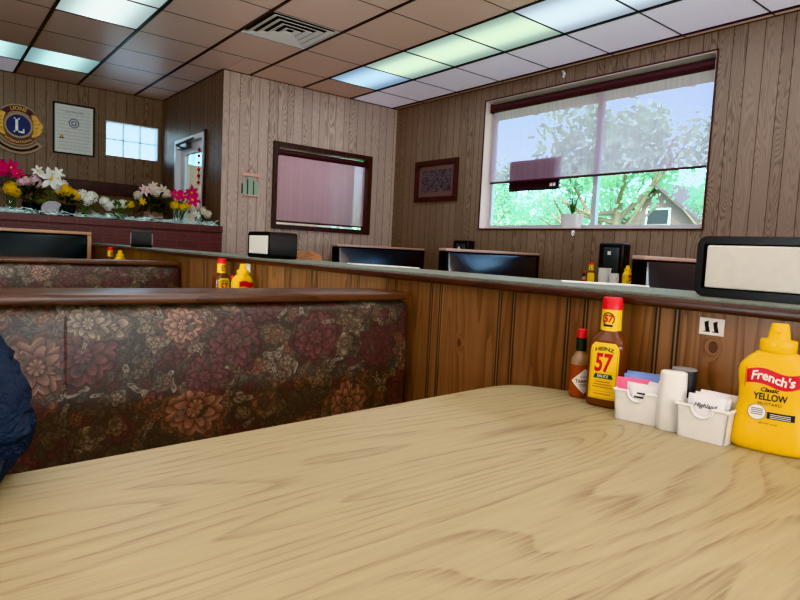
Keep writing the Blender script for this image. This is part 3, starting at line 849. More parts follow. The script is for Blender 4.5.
# ------------------------------------------------------------------ napkin dispensers on the divider ledge
def napkin_dispenser(label, loc, rz):
    # local: long side along Y (.215), depth along X (.13), opening faces -X and +X
    t = thing('napkin_dispenser', label, 'napkin dispenser', loc, rz, 'napkin dispensers')
    A, D, Hh = .1075, .064, .110
    bm = nb()
    # shell: an extruded ring (rounded rectangle with a window through it)
    def rr(hw, z0, z1, r, bow=0):
        pts = []
        for cx, cz, a0 in ((hw-r, z1-r, 0), (-hw+r, z1-r, 90), (-hw+r, z0+r, 180), (hw-r, z0+r, 270)):
            for k in range(6):
                a = math.radians(a0+k*18); pts.append((cx+r*math.cos(a), cz+r*math.sin(a)))
        return pts
    out = [(y*(1-.035*((z-.055)/.055)**2), z) for y, z in rr(A, 0, Hh, .016)]
    inn = [(y*(1+.05*((z-.055)/.04)**2-.05), z) for y, z in rr(A-.014, .015, Hh-.014, .004)]
    rings = []
    for x, po in ((-D, out), (D, out), (D, inn), (-D, inn)):
        rings.append([bm.verts.new((x, y, z)) for y, z in po])
    n = len(out)
    for a in range(4):
        r0, r1 = rings[a], rings[(a+1) % 4]
        for k in range(n): bm.faces.new((r0[k], r0[(k+1) % n], r1[(k+1) % n], r1[k]))
    bmesh.ops.recalc_face_normals(bm, faces=bm.faces[:])
    obj('shell', bm, M['blackp'], t, 30)
    bm = nb()
    for k in range(7):
        x0 = -.0675+k*.0193
        box(bm, (x0, -A+.020+.001*(k % 2), .017+.0008*(k % 3)), (x0+.0188, A-.020-.001*((k+1) % 2), Hh-.0165), .003)
    obj('napkin_stack', bm, M['napkin'], t)
    return t
n1 = napkin_dispenser('large black napkin dispenser full of white napkins above the number sign', (1.188, .430, LZ), 0)
dup(n1, (1.188, 2.385, LZ), 0, 'black napkin dispenser on the ledge in front of the small dark-framed window')
dup(n1, (1.192, 4.36, LZ), -.26, 'small-looking black napkin dispenser on the ledge in front of the brick wall')
# white sheets lying on the ledge
def sheet(label, pts):
    bm = nb(); prism(bm, pts, 0, .0035)
    o = obj('paper_menu', bm, M['paper'], None, loc=(0, 0, LZ+.0005)); return tag(o, label, 'menu', 'white menus on the ledge')
sheet('white menu sheet on the ledge by the far mustard bottle', [(1.20, .885), (1.318, .73), (1.322, .785), (1.24, .92)])
sheet('white menu sheet on the ledge below the farthest black bench', [(1.20, 1.78), (1.315, 1.55), (1.32, 1.66), (1.23, 1.86)])

# ------------------------------------------------------------------ number signs
def sign(label, y0, y1, z0, z1, txt):
    t = thing('table_number_sign', label, 'sign', (1.0815, (y0+y1)/2, (z0+z1)/2))
    a, b = (y1-y0)/2, (z1-z0)/2
    bm = nb(); box(bm, (-.0015, -a, -b), (0, a, b)); obj('card', bm, M['labelwhite'], t)
    if txt:
        bm = nb()
        for uu in (-.0075, .0075):          # slab-serif numeral one
            p = [(-.0055, -.0095), (.0055, -.0095), (.0055, -.0080), (.0023, -.0080), (.0023, .0098), (.0006, .0098), (-.0052, .0074), (-.0052, .0060), (-.0022, .0066), (-.0022, -.0080), (-.0055, -.0080)]
            flat(bm, [(uu+a_, b_) for a_, b_ in p], lambda u, v, w: Vector((-.0019, -u, v)))
        bmesh.ops.triangulate(bm, faces=bm.faces[:])
        obj('numeral', bm, M['ink'], t)
    return t
sign('white table number card reading 11 on the divider boards', .457, .499, CZ-.1195, CZ-.0900, '11')
sign('small white number card on the boards behind the far mustard bottle', 2.365, 2.418, CZ-.118, CZ-.083, None)

# ------------------------------------------------------------------ condiments
def surf_map(secs, seg_n=None, facing=-PI/2):
    """returns f(u,v,w): point on a superellipse loft, u = sideways metres, v = height, w = lift"""
    def prof(z):
        for s0, s1 in zip(secs, secs[1:]):
            if s0[0] <= z <= s1[0]:
                k = 0 if s1[0] == s0[0] else (z-s0[0])/(s1[0]-s0[0])
                return [s0[i]+(s1[i]-s0[i])*k for i in (1, 2, 3)]
        return list(secs[-1][1:4])
    def f(u, v, w):
        a, b, n = prof(v)
        q = min(.999, abs(u)/a)
        y = -b*(1-q**n)**(1/n)
        return Vector((u, y-w, v))
    return f
def smooth_secs(secs, sub=4):
    out = []
    n = len(secs)
    for i in range(n-1):
        p0, p1, p2, p3 = secs[max(i-1, 0)], secs[i], secs[i+1], secs[min(i+2, n-1)]
        for k in range(sub):
            t = k/sub; r = []
            for c in range(4):
                m1 = (p2[c]-p0[c])/2; m2 = (p3[c]-p1[c])/2
                if c == 0: r.append(p1[0]+(p2[0]-p1[0])*t); continue
                r.append((2*t**3-3*t**2+1)*p1[c]+(t**3-2*t**2+t)*m1+(-2*t**3+3*t**2)*p2[c]+(t**3-t**2)*m2)
            out.append(tuple(r))
    out.append(secs[-1]); return out
def grid_patch(bm, f, poly_u0, poly_u1, v0, v1, nu=10, nv=8, w=.0003, edge=None):
    vs = [[None]*(nu+1) for _ in range(nv+1)]
    for j in range(nv+1):
        v = v0+(v1-v0)*j/nv
        a, b = (edge(v) if edge else (poly_u0, poly_u1))
        for i in range(nu+1): vs[j][i] = bm.verts.new(f(a+(b-a)*i/nu, v, w))
    for j in range(nv):
        for i in range(nu): bm.faces.new((vs[j][i], vs[j][i+1], vs[j+1][i+1], vs[j+1][i]))
    return bm

# --- mustard
MSEC = smooth_secs([(0, .046, .026, 3.2), (.004, .0520, .030, 3.2), (.022, .0545, .0315, 3.0), (.045, .0515, .030, 2.8), (.072, .0462, .0285, 2.8),
                    (.095, .0468, .0285, 2.8), (.115, .0490, .028, 2.7), (.128, .0465, .0265, 2.6), (.139, .038, .0235, 2.4), (.148, .028, .021, 2.2), (.152, .0225, .0195, 2.0)], 3)
def mustard(label, loc, rz, full=True):
    t = thing('mustard_bottle', label, 'mustard bottle', loc, rz, 'mustard bottles')
    bm = nb(); loft(bm, MSEC, 40); obj('bottle', bm, M['yellow'], t, 50)
    bm = nb()
    loft(bm, [(.150, .0235, .0225, 2), (.1515, .0245, .0235, 2), (.166, .0245, .0235, 2), (.168, .0235, .0225, 2), (.1685, .016, .016, 2), (.171, .0148, .0148, 2), (.190, .0118, .0118, 2), (.1925, .0105, .0105, 2)], 32)
    cap = obj('cap', bm, M['yellow'], t, 40)
    bm = nb(); box(bm, (-.004, -.0155, .1795), (.004, -.0105, .1825), .001); obj('cap_tab', bm, M['yellow'], cap)
    f = surf_map(MSEC)
    # red flag
    bm = nb()
    top = lambda u: .1235 + .0035*math.sin((u+.030)*95) - .0005
    n = 24; U0, U1 = -.034, .036
    prev = None
    for k in range(n+1):
        u = U0+(U1-U0)*k/n
        hgt = .0205 + .0035*math.sin(k/n*PI)
        cur = [bm.verts.new(f(u, top(u)-hgt*j/5, .0004)) for j in range(6)]
        if prev:
            for j in range(5): bm.faces.new((prev[j], prev[j+1], cur[j+1], cur[j]))
        prev = cur
    lab = obj('flag_label', bm, M['labelred'], t)
    bm = nb(); tube(bm, [f(-.0355, .095+.006*k, .0006) for k in range(6)], .0007, 6); obj('flag_pole', bm, M['orangeink'], t)
    if full:
        bm = nb(); text_bm(bm, "French's", .0185, f, .0009, shear=.12, bold=.0005, sx=.92, center=(.0005, .1118), curve=lambda u: .0035*math.sin((u+.030)*95)); obj('brand_lettering', bm, M['labelwhite'], lab)
        bm = nb()
        text_bm(bm, "Classic", .0085, f, .0006, shear=.25, bold=.0003, sx=1.0, center=(-.002, .0945))
        text_bm(bm, "YELLOW", .0140, f, .0006, bold=.0004, sx=.78, center=(.0, .0835))
        text_bm(bm, "MUSTARD", .0062, f, .0006, sx=1.1, center=(.0, .0735))
        text_bm(bm, "NET WT 14 OZ", .0036, f, .0006, center=(0, .0445))
        grid_patch(bm, f, -.002, .033, .0525, .0625, 10, 3, .0005)
        obj('product_lettering', bm, M['ink'], t)
        bm = nb()
        prev = None; cc = bm.verts.new(f(-.0155, .0600, .0012)); ring = [bm.verts.new(f(-.0155+.0115*math.cos(a), .0600+.0108*math.sin(a), .0012)) for a in [2*PI*k/28 for k in range(28)]]
        for k in range(28): bm.faces.new((cc, ring[k], ring[(k+1) % 28]))
        sl = obj('round_seal', bm, M['labelwhite'], t)
        bm = nb()
        for a in range(28):
            t0, t1 = 2*PI*a/28, 2*PI*(a+1)/28
            vs = [bm.verts.new(f(-.0155+r*math.cos(q), .0600+r*.94*math.sin(q), .0014)) for r, q in ((.0115, t0), (.0124, t0), (.0124, t1), (.0115, t1))]
            bm.faces.new(vs)
        for v in (.0645, .0618, .0590, .0562): grid_patch(bm, f, -.0235, -.0075, v, v+.0014, 6, 1, .0014)
        obj('seal_ring', bm, M['inkgrey'], sl)
        bm = nb()
        for v in (.0590, .0565, .0540): grid_patch(bm, f, .002, .028, v, v+.0009, 6, 1, .0009)
        obj('banner_lettering', bm, M['labelwhite'], t)
    else:
        bm = nb(); grid_patch(bm, f, -.028, .028, .082, .090, 8, 2, .0005); obj('product_lettering', bm, M['ink'], t)
    return t
# --- brown steak sauce bottle
HSEC = smooth_secs([(0, .0300, .0225, 3.4), (.003, .0335, .0255, 3.4), (.012, .0350, .0265, 3.4), (.060, .0355, .027, 3.4), (.115, .0355, .027, 3.4), (.124, .0335, .0262, 3.0), (.133, .0275, .0230, 2.6), (.140, .0215, .0200, 2.2), (.147, .0182, .0180, 2.0), (.166, .0165, .0165, 2.0)], 3)
def sauce_bottle(label, loc, rz, full=True):
    t = thing('sauce_bottle', label, 'sauce bottle', loc, rz, 'brown sauce bottles')
    bm = nb(); loft(bm, HSEC, 36); obj('bottle', bm, M['sauce'], t, 50)
    bm = nb(); loft(bm, [(.1440, .0192, .0192, 2), (.1460, .0188, .0188, 2), (.1845, .0178, .0178, 2)], 28, False)
    nl = obj('neck_label', bm, M['labelyellow'], t, True)
    bm = nb(); loft(bm, [(.1835, .0170, .0170, 2), (.1840, .0188, .0188, 2), (.204, .0180, .0180, 2), (.2065, .0160, .0160, 2)], 28); obj('cap', bm, M['red'], t, True)
    f = surf_map(HSEC)
    bm = nb()
    def edge(v):
        k = max(0, (v-.108)/.014); w = .0265*(1-.28*k*k); return (-w, w)
    grid_patch(bm, f, 0, 0, .016, .122, 10, 14, .0004, edge); lab = obj('front_label', bm, M['labelyellow'], t)
    bm = nb()
    for s in (-1, 1): grid_patch(bm, f, s*.0240-.0004, s*.0240+.0004, .018, .110, 1, 10, .0006)
    grid_patch(bm, f, -.0240, .0240, .018, .0188, 8, 1, .0006); grid_patch(bm, f, -.0240, .0240, .0300, .0306, 8, 1, .0006)
    obj('label_border', bm, M['orangeink'], lab)
    fc = lambda u, v, w: Vector(((.0190+w)*math.sin(u/.0190), -(.0190+w)*math.cos(u/.0190), v))
    if full:
        bm = nb(); text_bm(bm, "HEINZ", .0098, f, .0007, bold=.0003, sx=1.25, center=(0, .1105), curve=lambda u: -.004*(u/.02)**2); obj('brand_lettering', bm, M['ink'], lab)
        bm = nb(); text_bm(bm, "57", .047, f, .0009, shear=.10, bold=.0016, sx=.66, center=(-.002, .083)); obj('numeral', bm, M['labelred'], lab)
        bm = nb()
        grid_patch(bm, f, -.0175, .0185, .055, .0635, 8, 2, .0011, lambda v: (-.0175+(v-.055)*.3, .0185-(v-.055)*.3)); rb = obj('green_ribbon', bm, M['inkgreen'], lab)
        bm = nb(); text_bm(bm, "SAUCE", .0068, f, .0015, bold=.0002, center=(0, .0593)); obj('ribbon_lettering', bm, M['labelwhite'], rb)
        bm = nb()
        for v, w in ((.0475, .013), (.0425, .017), (.0375, .019), (.0245, .016)): grid_patch(bm, f, -w, w, v, v+.0018, 8, 1, .0007)
        obj('fine_print', bm, M['orangeink'], lab)
        bm = nb(); text_bm(bm, "57", .0185, fc, .0008, shear=.1, bold=.0008, sx=.85, center=(-.0005, .1665)); obj('neck_numeral', bm, M['labelred'], nl)
    bm = nb()
    for k in range(24):
        a0, a1 = 2*PI*k/24, 2*PI*(k+1)/24
        if -2.3 < (a0 if a0 < PI else a0-2*PI) < -.85: continue
        vs = [bm.verts.new(fc(.0118*q*math.cos(a)-.0005, .1665+.0125*q*math.sin(a), .0004)) for q, a in ((.82, a0), (1, a0), (1, a1), (.82, a1))]
        bm.faces.new(vs)
    grid_patch(bm, fc, -.0090, .0085, .1520, .1560, 6, 1, .0006)
    obj('neck_emblem', bm, M['ink'], nl)
    return t
# --- slim hot sauce bottle
TSEC = smooth_secs([(0, .0165, .0165, 2), (.003, .0188, .0188, 2), (.010, .0192, .0192, 2), (.066, .0192, .0192, 2), (.076, .0180, .0180, 2), (.086, .0125, .0125, 2), (.094, .0098, .0098, 2), (.120, .0095, .0095, 2)], 3)
def hot_bottle(label, loc, rz, full=True, sc=1.0):
    t = thing('hot_sauce_bottle', label, 'hot sauce bottle', loc, rz, 'slim hot sauce bottles')
    bm = nb(); loft(bm, [s for s in TSEC if s[0] <= .0665], 28); obj('bottle', bm, M['hot'], t, 50)
    bm = nb(); loft(bm, [s for s in TSEC if s[0] >= .066], 28); obj('neck', bm, M['paleglass'], t, 50)
    bm = nb(); loft(bm, [(.093, .0108, .0108, 2), (.119, .0106, .0106, 2)], 24); obj('neck_wrap', bm, M['necklabel'], t, True)
    bm = nb(); loft(bm, [(.119, .0092, .0092, 2), (.1195, .0098, .0098, 2), (.135, .0094, .0094, 2), (.1365, .0080, .0080, 2)], 24); obj('cap', bm, M['red'], t, True)
    R = .0193
    f = lambda u, v, w: Vector((R*math.sin(u/R)*(1+w/R), -(R+w)*math.cos(u/R), v))
    bm = nb()
    N = 8; h = .0262
    for i in range(-N, N):
        u0, u1 = i*h/N, (i+1)*h/N
        a, b = h-abs(u0), h-abs(u1)
        vs = [f(u0, .034-a, .0004), f(u1, .034-b, .0004), f(u1, .034+b, .0004), f(u0, .034+a, .0004)]
        q = []
        for v in vs:
            if not q or (v-q[-1]).length > 1e-6: q.append(v)
        if (q[0]-q[-1]).length < 1e-6: q.pop()
        if len(q) > 2: bm.faces.new([bm.verts.new(v) for v in q])
    lab = obj('diamond_label', bm, M['labelwhite'], t)
    if full:
        bm = nb(); text_bm(bm, "TABASCO", .0088, f, .0008, bold=.0002, sx=.88, center=(0, .034))
        for v, w in ((.0275, .010), (.0245, .008), (.0425, .009)): grid_patch(bm, f, -w, w, v, v+.001, 6, 1, .0007)
        obj('lettering', bm, M['ink'], lab)
    return t
def face_to(x, y):                      # turn local -Y towards the camera
    return math.atan2(x, -y) if False else math.atan2(-x, y)+0
def rz_cam(x, y, extra=0): 
    d = Vector((-x, -y)).normalized()   # want R*( 0,-1) = d
    return math.atan2(d.x, -d.y) + extra
MX, MY = 1.010, .347
mustard('yellow squeeze mustard bottle on the front table under the number card', (MX, MY, TZ), rz_cam(MX, MY, -.14))
mustard('small yellow mustard bottle top showing over the first floral bench', (1.02, 2.30, TZ), rz_cam(1.02, 2.3, .7), False)
mustard('yellow mustard bottle tip showing over the farther floral bench', (1.02, 4.21, TZ), rz_cam(1.02, 4.2, .9), False)
mustard('yellow mustard bottle in front of the second black napkin stand by the wall', (4.10, 2.452, TR), rz_cam(4.1, 2.47, 1.2), False)
SX, SY = 1.022, .636
sauce_bottle('tall brown sauce bottle with yellow label on the front table', (SX, SY, TZ), rz_cam(SX, SY, -.30))
sauce_bottle('brown sauce bottle with red cap showing over the first floral bench', (1.02, 2.52, TZ), rz_cam(1.02, 2.52, .5))
sauce_bottle('red capped sauce bottle showing over the farther floral bench', (1.02, 4.47, TZ), rz_cam(1.02, 4.47, .5))
TX, TY = 1.035, .7065
hot_bottle('slim hot sauce bottle with diamond label left of the brown sauce bottle', (TX, TY, TZ), rz_cam(TX, TY, .55))
hot_bottle('slim hot sauce bottle between the bottles over the first floral bench', (1.045, 2.455, TZ), rz_cam(1.03, 2.5, .5), False)
sauce_bottle('red capped sauce bottle left of the tall black napkin stand at the wall', (4.06, 2.735, TR), rz_cam(4, 2.8), False)
hot_bottle('dark slim hot sauce bottle at the far left of the wall table condiments', (4.0, 2.755, TR), rz_cam(4, 2.8, 2.5), False)

# --- packet tubs: local x = long side (front faces -Y), origin base centre
def tub(label, loc, rz):
    t = thing('packet_tub', label, 'packet tub', loc, rz, 'white packet tubs')
    L, W, Hh = .078, .064, .052
    bm = nb()
    w = .003; b = .92
    def ring(z, k, inset): return [(sx*(L/2*k-inset), sy*(W/2*k-inset), z) for sx, sy in ((-1, -1), (1, -1), (1, 1), (-1, 1))]
    # outer front has a scooped notch
    def notch(sx0, nn=10): return [(.016*math.cos(PI+PI*k/nn), Hh-.0165*math.sin(PI*k/nn)) for k in range(nn+1)]
    def wall(pa, pb, inward, front=False):
        pa, pb = Vector(pa), Vector(pb)
    # front wall as prism with the notch outline
    def add_plate(poly, y0b, y1b, lean):
        # poly in (x,z), plate between y0 and y0+w, leaning outwards with height
        v0 = [bm.verts.new((x*(b+(1-b)*z/Hh), -(W/2)*(b+(1-b)*z/Hh), z)) for x, z in poly]
        v1 = [bm.verts.new((x*(b+(1-b)*z/Hh), -(W/2)*(b+(1-b)*z/Hh)+w, z)) for x, z in poly]
        n = len(poly)
        bm.faces.new(v0); bm.faces.new(v1[::-1])
        for k in range(n): bm.faces.new((v0[k], v1[k], v1[(k+1) % n], v0[(k+1) % n]))
    front = [(-L/2, 0), (L/2, 0), (L/2, Hh)] + [(x, z) for x, z in reversed(notch(0))] + [(-L/2, Hh)]
    add_plate(front, 0, 0, 0)
    n0 = set(bm.verts)
    back = [(-L/2, 0), (L/2, 0), (L/2, Hh), (-L/2, Hh)]
    add_plate(back, 0, 0, 0)
    new = [v for v in bm.verts if v not in n0]
    for v in new: v.co.y = -v.co.y
    n0 = set(bm.verts)
    for s in (-1, 1):
        vs = []
        for z in (0, Hh):
            k = b+(1-b)*z/Hh
            for x in (s*L/2*k, s*(L/2*k-w)):
                for y in (-W/2*k, W/2*k): vs.append(bm.verts.new((x, y, z)))
        a = vs
        for q in ((0, 1, 3, 2), (4, 6, 7, 5), (0, 4, 5, 1), (2, 3, 7, 6), (0, 2, 6, 4), (1, 5, 7, 3)): bm.faces.new([a[i] for i in q])
    box(bm, (-L/2*b, -W/2*b, 0), (L/2*b, W/2*b, .003))
    bmesh.ops.recalc_face_normals(bm, faces=bm.faces[:])
    obj('tub', bm, M['white'], t)
    bm = nb(); r = .0026
    pts = [(-.016, -W/2, Hh), (-L/2, -W/2, Hh), (-L/2, W/2, Hh), (L/2, W/2, Hh), (L/2, -W/2, Hh), (.016, -W/2, Hh)]
    pts += [(x, -W/2*(b+(1-b)*z/Hh), z) for x, z in reversed(notch(0))]
    pts.append((-.016, -W/2, Hh))
    tube(bm, pts, r, 8); obj('rim', bm, M['white'], t, True)
    return t
def packet(label, mat, parent_loc, rz, lx, ly, tilt, yaw, group, z=.006, lift=.013, w=.056, h=.050, txt=None, txtmat='ink', cat='packet', puff=.004):
    """a folded paper packet standing in a tub"""
    M4 = Matrix.Translation(Vector(parent_loc)) @ Matrix.Rotation(rz, 4, 'Z') @ Matrix.Translation((lx, ly, z+lift)) @ Matrix.Rotation(yaw, 4, 'Z') @ Matrix.Rotation(tilt, 4, 'X')
    root = bpy.data.objects.new('sugar_packet', None); root.empty_display_size = .02; link(root); root.matrix_world = M4
    tag(root, label, cat, group)
    bm = nb(); nu, nv = 8, 8
    def P(u, v, s):
        th = puff*max(0, (1-abs(2*u-1)**3))*max(0, (1-abs(2*v-1)**3)) + .0003
        return ((u-.5)*w, s*th + .0012*math.sin(u*9+v*4), v*h)
    F_ = [[bm.verts.new(P(i/nu, j/nv, -1)) for i in range(nu+1)] for j in range(nv+1)]
    B_ = [[bm.verts.new(P(i/nu, j/nv, 1)) for i in range(nu+1)] for j in range(nv+1)]
    for j in range(nv):
        for i in range(nu):
            bm.faces.new((F_[j][i], F_[j][i+1], F_[j+1][i+1], F_[j+1][i])); bm.faces.new((B_[j][i], B_[j+1][i], B_[j+1][i+1], B_[j][i+1]))
    obj('wrapper', bm, mat, root, True)
    mp = lambda u, v, ww: Vector((u, -puff*max(0, 1-abs(2*u/w)**3)*max(0, 1-abs(2*v/h-1)**3) - .0003 - ww + .0012*math.sin((u/w+.5)*9+v/h*4), v))
    if txt:
        bm = nb(); text_bm(bm, txt, .0100, mp, .0006, shear=.3, bold=.0001, sx=.95, center=(0, h*.70)); obj('lettering', bm, M[txtmat], root)
    elif txtmat:
        bm = nb(); grid_patch(bm, mp, -.012, .012, h*.5, h*.56, 4, 1, .0006); grid_patch(bm, mp, -.008, .010, h*.64, h*.69, 4, 1, .0006); obj('print', bm, M[txtmat], root)
    return root
def tub_pose(bl, br, L=.078, W=.064, b=.92):
    a = Vector(bl); c = Vector(br); d = (c-a).normalized()      # front edge left to right as seen from camera
    nrm = Vector((-d.y, d.x))                                    # into depth (local +Y)
    mid = (a+c)/2 + nrm*(W/2*b)
    return (mid.x, mid.y, TZ), math.atan2(d.y, d.x)
p1, r1 = tub_pose((.953, .5725), (.9655, .502))
tub('white packet tub with pink and blue packets beside the sauce bottle', p1, r1)
p2, r2_ = tub_pose((.9535, .461), (.958, .390))
tub('white packet tub full of white packets beside the mustard bottle', p2, r2_)
G1, G2 = 'packets in the left tub', 'white packets in the right tub'
packet('pink sweetener packet at the front left of the packet tub', M['pinkpaper'], p1, r1, -.012, -.020, -.18, .25, G1, txtmat='labelwhite', z=.010)
packet('white sugar packet with dark print at the front of the mixed packet tub', M['paper'], p1, r1, .006, -.0255, -.10, -.04, G1, z=.004, txtmat='ink')
packet('pale blue sweetener packet behind the pink packet', M['bluepaper'], p1, r1, -.004, -.006, -.12, .3, G1, z=.016, txtmat='ink')
packet('deeper blue sweetener packet at the back of the mixed packet tub', M['bluepaper'], p1, r1, -.006, .010, -.05, .2, G1, z=.018, txtmat='labelwhite')
packet('blank white sugar packet second row of the mixed packet tub', M['paper'], p1, r1, .012, -.013, -.12, -.12, G1, z=.008, txtmat=None)
packet('blank white sugar packet at the back right of the mixed packet tub', M['paper'], p1, r1, .012, .004, -.15, -.1, G1, z=.009, txtmat=None)
packet('front white creamer packet with script lettering in the full tub', M['paper'], p2, r2_, .002, -.0255, -.10, -.02, G2, z=.004, txt='Highland', h=.054)
packet('plain white packet second from the front of the full tub', M['paper'], p2, r2_, .004, -.014, -.20, .05, G2, z=.006, txtmat=None)
packet('plain white packet in the middle of the full tub', M['paper'], p2, r2_, .0, -.002, -.22, -.06, G2, z=.007, txtmat='inkgrey')
packet('plain white packet fourth from the front of the full tub', M['paper'], p2, r2_, .005, .009, -.22, .03, G2, z=.007, txtmat=None)
packet('rearmost white packet of the full tub', M['paper'], p2, r2_, .003, .019, -.12, -.03, G2, z=.008, txtmat=None)
# --- shakers
def shaker(label, loc, rz, body, top):
    t = thing('table_shaker', label, 'shaker', loc, rz)
    bm = nb(); loft(bm, [(0, .0215, .0165, 2.4), (.002, .0228, .0175, 2.4), (.050, .0218, .0165, 2.4), (.094, .0206, .0155, 2.4)], 32); obj('body', bm, body, t, True)
    bm = nb(); loft(bm, [(.094, .0206, .0155, 2.4), (.0965, .0198, .0148, 2.4), (.0975, .0180, .013, 2.4)], 32); obj('lid', bm, top, t, True)
    return t
rs = math.atan2(-.93, .36)
shaker('tall white plastic shaker standing between the two packet tubs', (.975, .4845, TZ), rs, M['white'], M['white'])
shaker('charcoal shaker with grey lid behind the white shaker', (1.026, .492, TZ), rs, M['greyp'], M['greytop'])

# ------------------------------------------------------------------ far wall tables: black napkin stands
def napkin_tower(label, loc, rz):
    t = thing('napkin_stand', label, 'napkin dispenser', loc, rz, 'tall black napkin stands')
    bm = nb(); box(bm, (-.05, -.11, .03), (.06, .11, .362), .018, 3); obj('housing', bm, M['blackp'], t, True)
    bm = nb(); box(bm, (-.065, -.08, .08), (-.049, .055, .325), .008, 2); fp = obj('front_plate', bm, M['greyp'], t, True)
    bm = nb()
    for sy, sz in ((0, 0), (1, 0), (0, 1), (1, 1)): box(bm, (-.0675, -.012+sy*.014, .268+sz*.014), (-.0648, -.0+sy*.014, .280+sz*.014))
    obj('emblem', bm, M['labelwhite'], fp)
    bm = nb(); box(bm, (-.07, -.09, 0), (.07, .09, .031), .006); obj('foot', bm, M['blackp'], t)
    return t
nt = napkin_tower('tall black napkin stand with white emblem by the wall under the big window', (4.30, 2.70, TR), 0.0)
dup(nt, (4.46, 4.56, TR), 0, 'black napkin stand just showing above the middle black bench')
t = thing('creamer_tub', 'white creamer tub in front of the tall black napkin stand', 'tub', (4.02, 2.590, TR))
bm = nb(); loft(bm, [(0, .032, .032, 4), (.10, .040, .040, 4), (.155, .038, .038, 4)], 24); obj('tub', bm, M['white'], t, True)
bm = nb(); loft(bm, [(.155, .041, .041, 4), (.165, .041, .041, 4)], 24); obj('lid', bm, M['white'], t, True)
t = thing('creamer_tub', 'short white tub right of the creamer tub at the wall table', 'tub', (4.02, 2.508, TR))
bm = nb(); loft(bm, [(0, .026, .026, 4), (.10, .030, .030, 4), (.125, .026, .026, 4)], 24); obj('tub', bm, M['white'], t, True)
bm = nb(); loft(bm, [(.125, .028, .028, 4), (.13, .028, .028, 4)], 24); obj('lid', bm, M['white'], t, True)

# ------------------------------------------------------------------ chair beyond the divider
t = thing('wooden_chair', 'light wooden chair with curved back beyond the divider', 'chair', (2.70, 4.38, 0), .35)
bm = nb(); loft(bm, [(.44, .20, .20, 3), (.455, .215, .215, 3), (.475, .21, .21, 3)], 28); obj('seat', bm, M['chairwood'], t, True)
for sx in (-1, 1):
    for sy in (-1, 1):
        bm = nb(); tube(bm, [(sx*.19, sy*.18, 0), (sx*.165, sy*.16, .44)], [.014, .019], 10); obj('leg', bm, M['chairwood'], t, True)
    bm = nb(); tube(bm, [(sx*.155, .17, .47), (sx*.15, .235, .86)], .014, 10); obj('back_post', bm, M['chairwood'], t, True)
bm = nb(); n = 14; rows = []
for k in range(n+1):
    u = -1+2*k/n; x = u*.165; y = .255-.05*u*u; zt = .978-.016*u*u-.03*u**8
    rows.append([bm.verts.new(p) for p in ((x, y-.012, .80), (x, y-.012, zt), (x, y+.012, zt), (x, y+.012, .80))])
for a, b in zip(rows, rows[1:]):
    for k in range(4): bm.faces.new((a[k], a[(k+1) % 4], b[(k+1) % 4], b[k]))
bm.faces.new(rows[0]); bm.faces.new(rows[-1][::-1]); bmesh.ops.recalc_face_normals(bm, faces=bm.faces[:])
obj('back_rail', bm, M['chairwood'], t, True)
bm = nb()
for x in (-.07, 0, .07): tube(bm, [(x, .18, .47), (x, .245, .81)], .009, 8)
obj('spindles', bm, M['chairwood'], t, True)

# ------------------------------------------------------------------ things on the walls
# framed picture on the window wall
def framed(name, label, cat, axis, c, hw, hh, fwid, fmat, mats, d=.02):
    t = thing(name, label, cat, c)
    def bx(bm, a0, a1, z0, z1, d0, d1, bev=0):
        if axis == 1: box(bm, (-d1, a0, z0), (-d0, a1, z1), bev)
        else: box(bm, (a0, -d1, z0), (a1, -d0, z1), bev)
    bm = nb(); bx(bm, -hw, hw, hh-fwid, hh, 0, d, .003); bx(bm, -hw, hw, -hh, -hh+fwid, 0, d, .003)
    bx(bm, -hw, -hw+fwid, -hh+fwid, hh-fwid, 0, d, .003); bx(bm, hw-fwid, hw, -hh+fwid, hh-fwid, 0, d, .003); obj('frame', bm, fmat, t)
    k = 0
    for nm, m, ins in mats:
        bm = nb(); bx(bm, -hw+ins, hw-ins, -hh+ins, hh-ins, .001, .004+k*.002); obj(nm, bm, m, t); k += 1
    return t
framed('framed_picture', 'dark framed picture on the wall left of the big window', 'picture', 1, (XR-.001, 5.175, CZ+.812), .355, .232, .055, M['darkwood'],
       [('mat_board', plain('picture_mat', S(112, 92, 88), .6), .05), ('artwork', M['picture'], .11)], .03)
t = framed('framed_certificate', 'certificate in a thin black frame left of the glass block window', 'certificate', 0, (1.40, YB-.001, CZ+1.206), .212, .282, .014, M['blackp'],
       [('paper', M['certpaper'], .013), ('print', M['cert'], .045)], .03)
bm = nb(); n = 20
for k in range(n): bm.faces.new([bm.verts.new((.055*q*math.cos(a), -.0075, .07+.055*q*math.sin(a))) for q, a in ((.75, 2*PI*k/n), (1, 2*PI*k/n), (1, 2*PI*(k+1)/n), (.75, 2*PI*(k+1)/n))])
for k in range(n): bm.faces.new([bm.verts.new((.03*q*math.cos(a), -.0075, .07+.03*q*math.sin(a))) for q, a in ((.5, 2*PI*k/n), (1, 2*PI*k/n), (1, 2*PI*(k+1)/n), (.5, 2*PI*(k+1)/n))])
text_bm(bm, 'CERTIFICATE', .032, lambda u, v, w: Vector((u, -.0078, v)), center=(0, .19))
obj('crest', bm, M['inkgrey'], t)
bm = nb()
sphere(bm, (-.125, -.008, -.085), .020, 1, (1, .15, 1)); obj('gold_seal', bm, M['gold'], t, True)
bm = nb()
for x in (-.138, -.113): sphere(bm, (x, -.011, -.105), .011, 1, (1, .2, 1))
obj('seal_ribbon', bm, M['ink'], t, True)

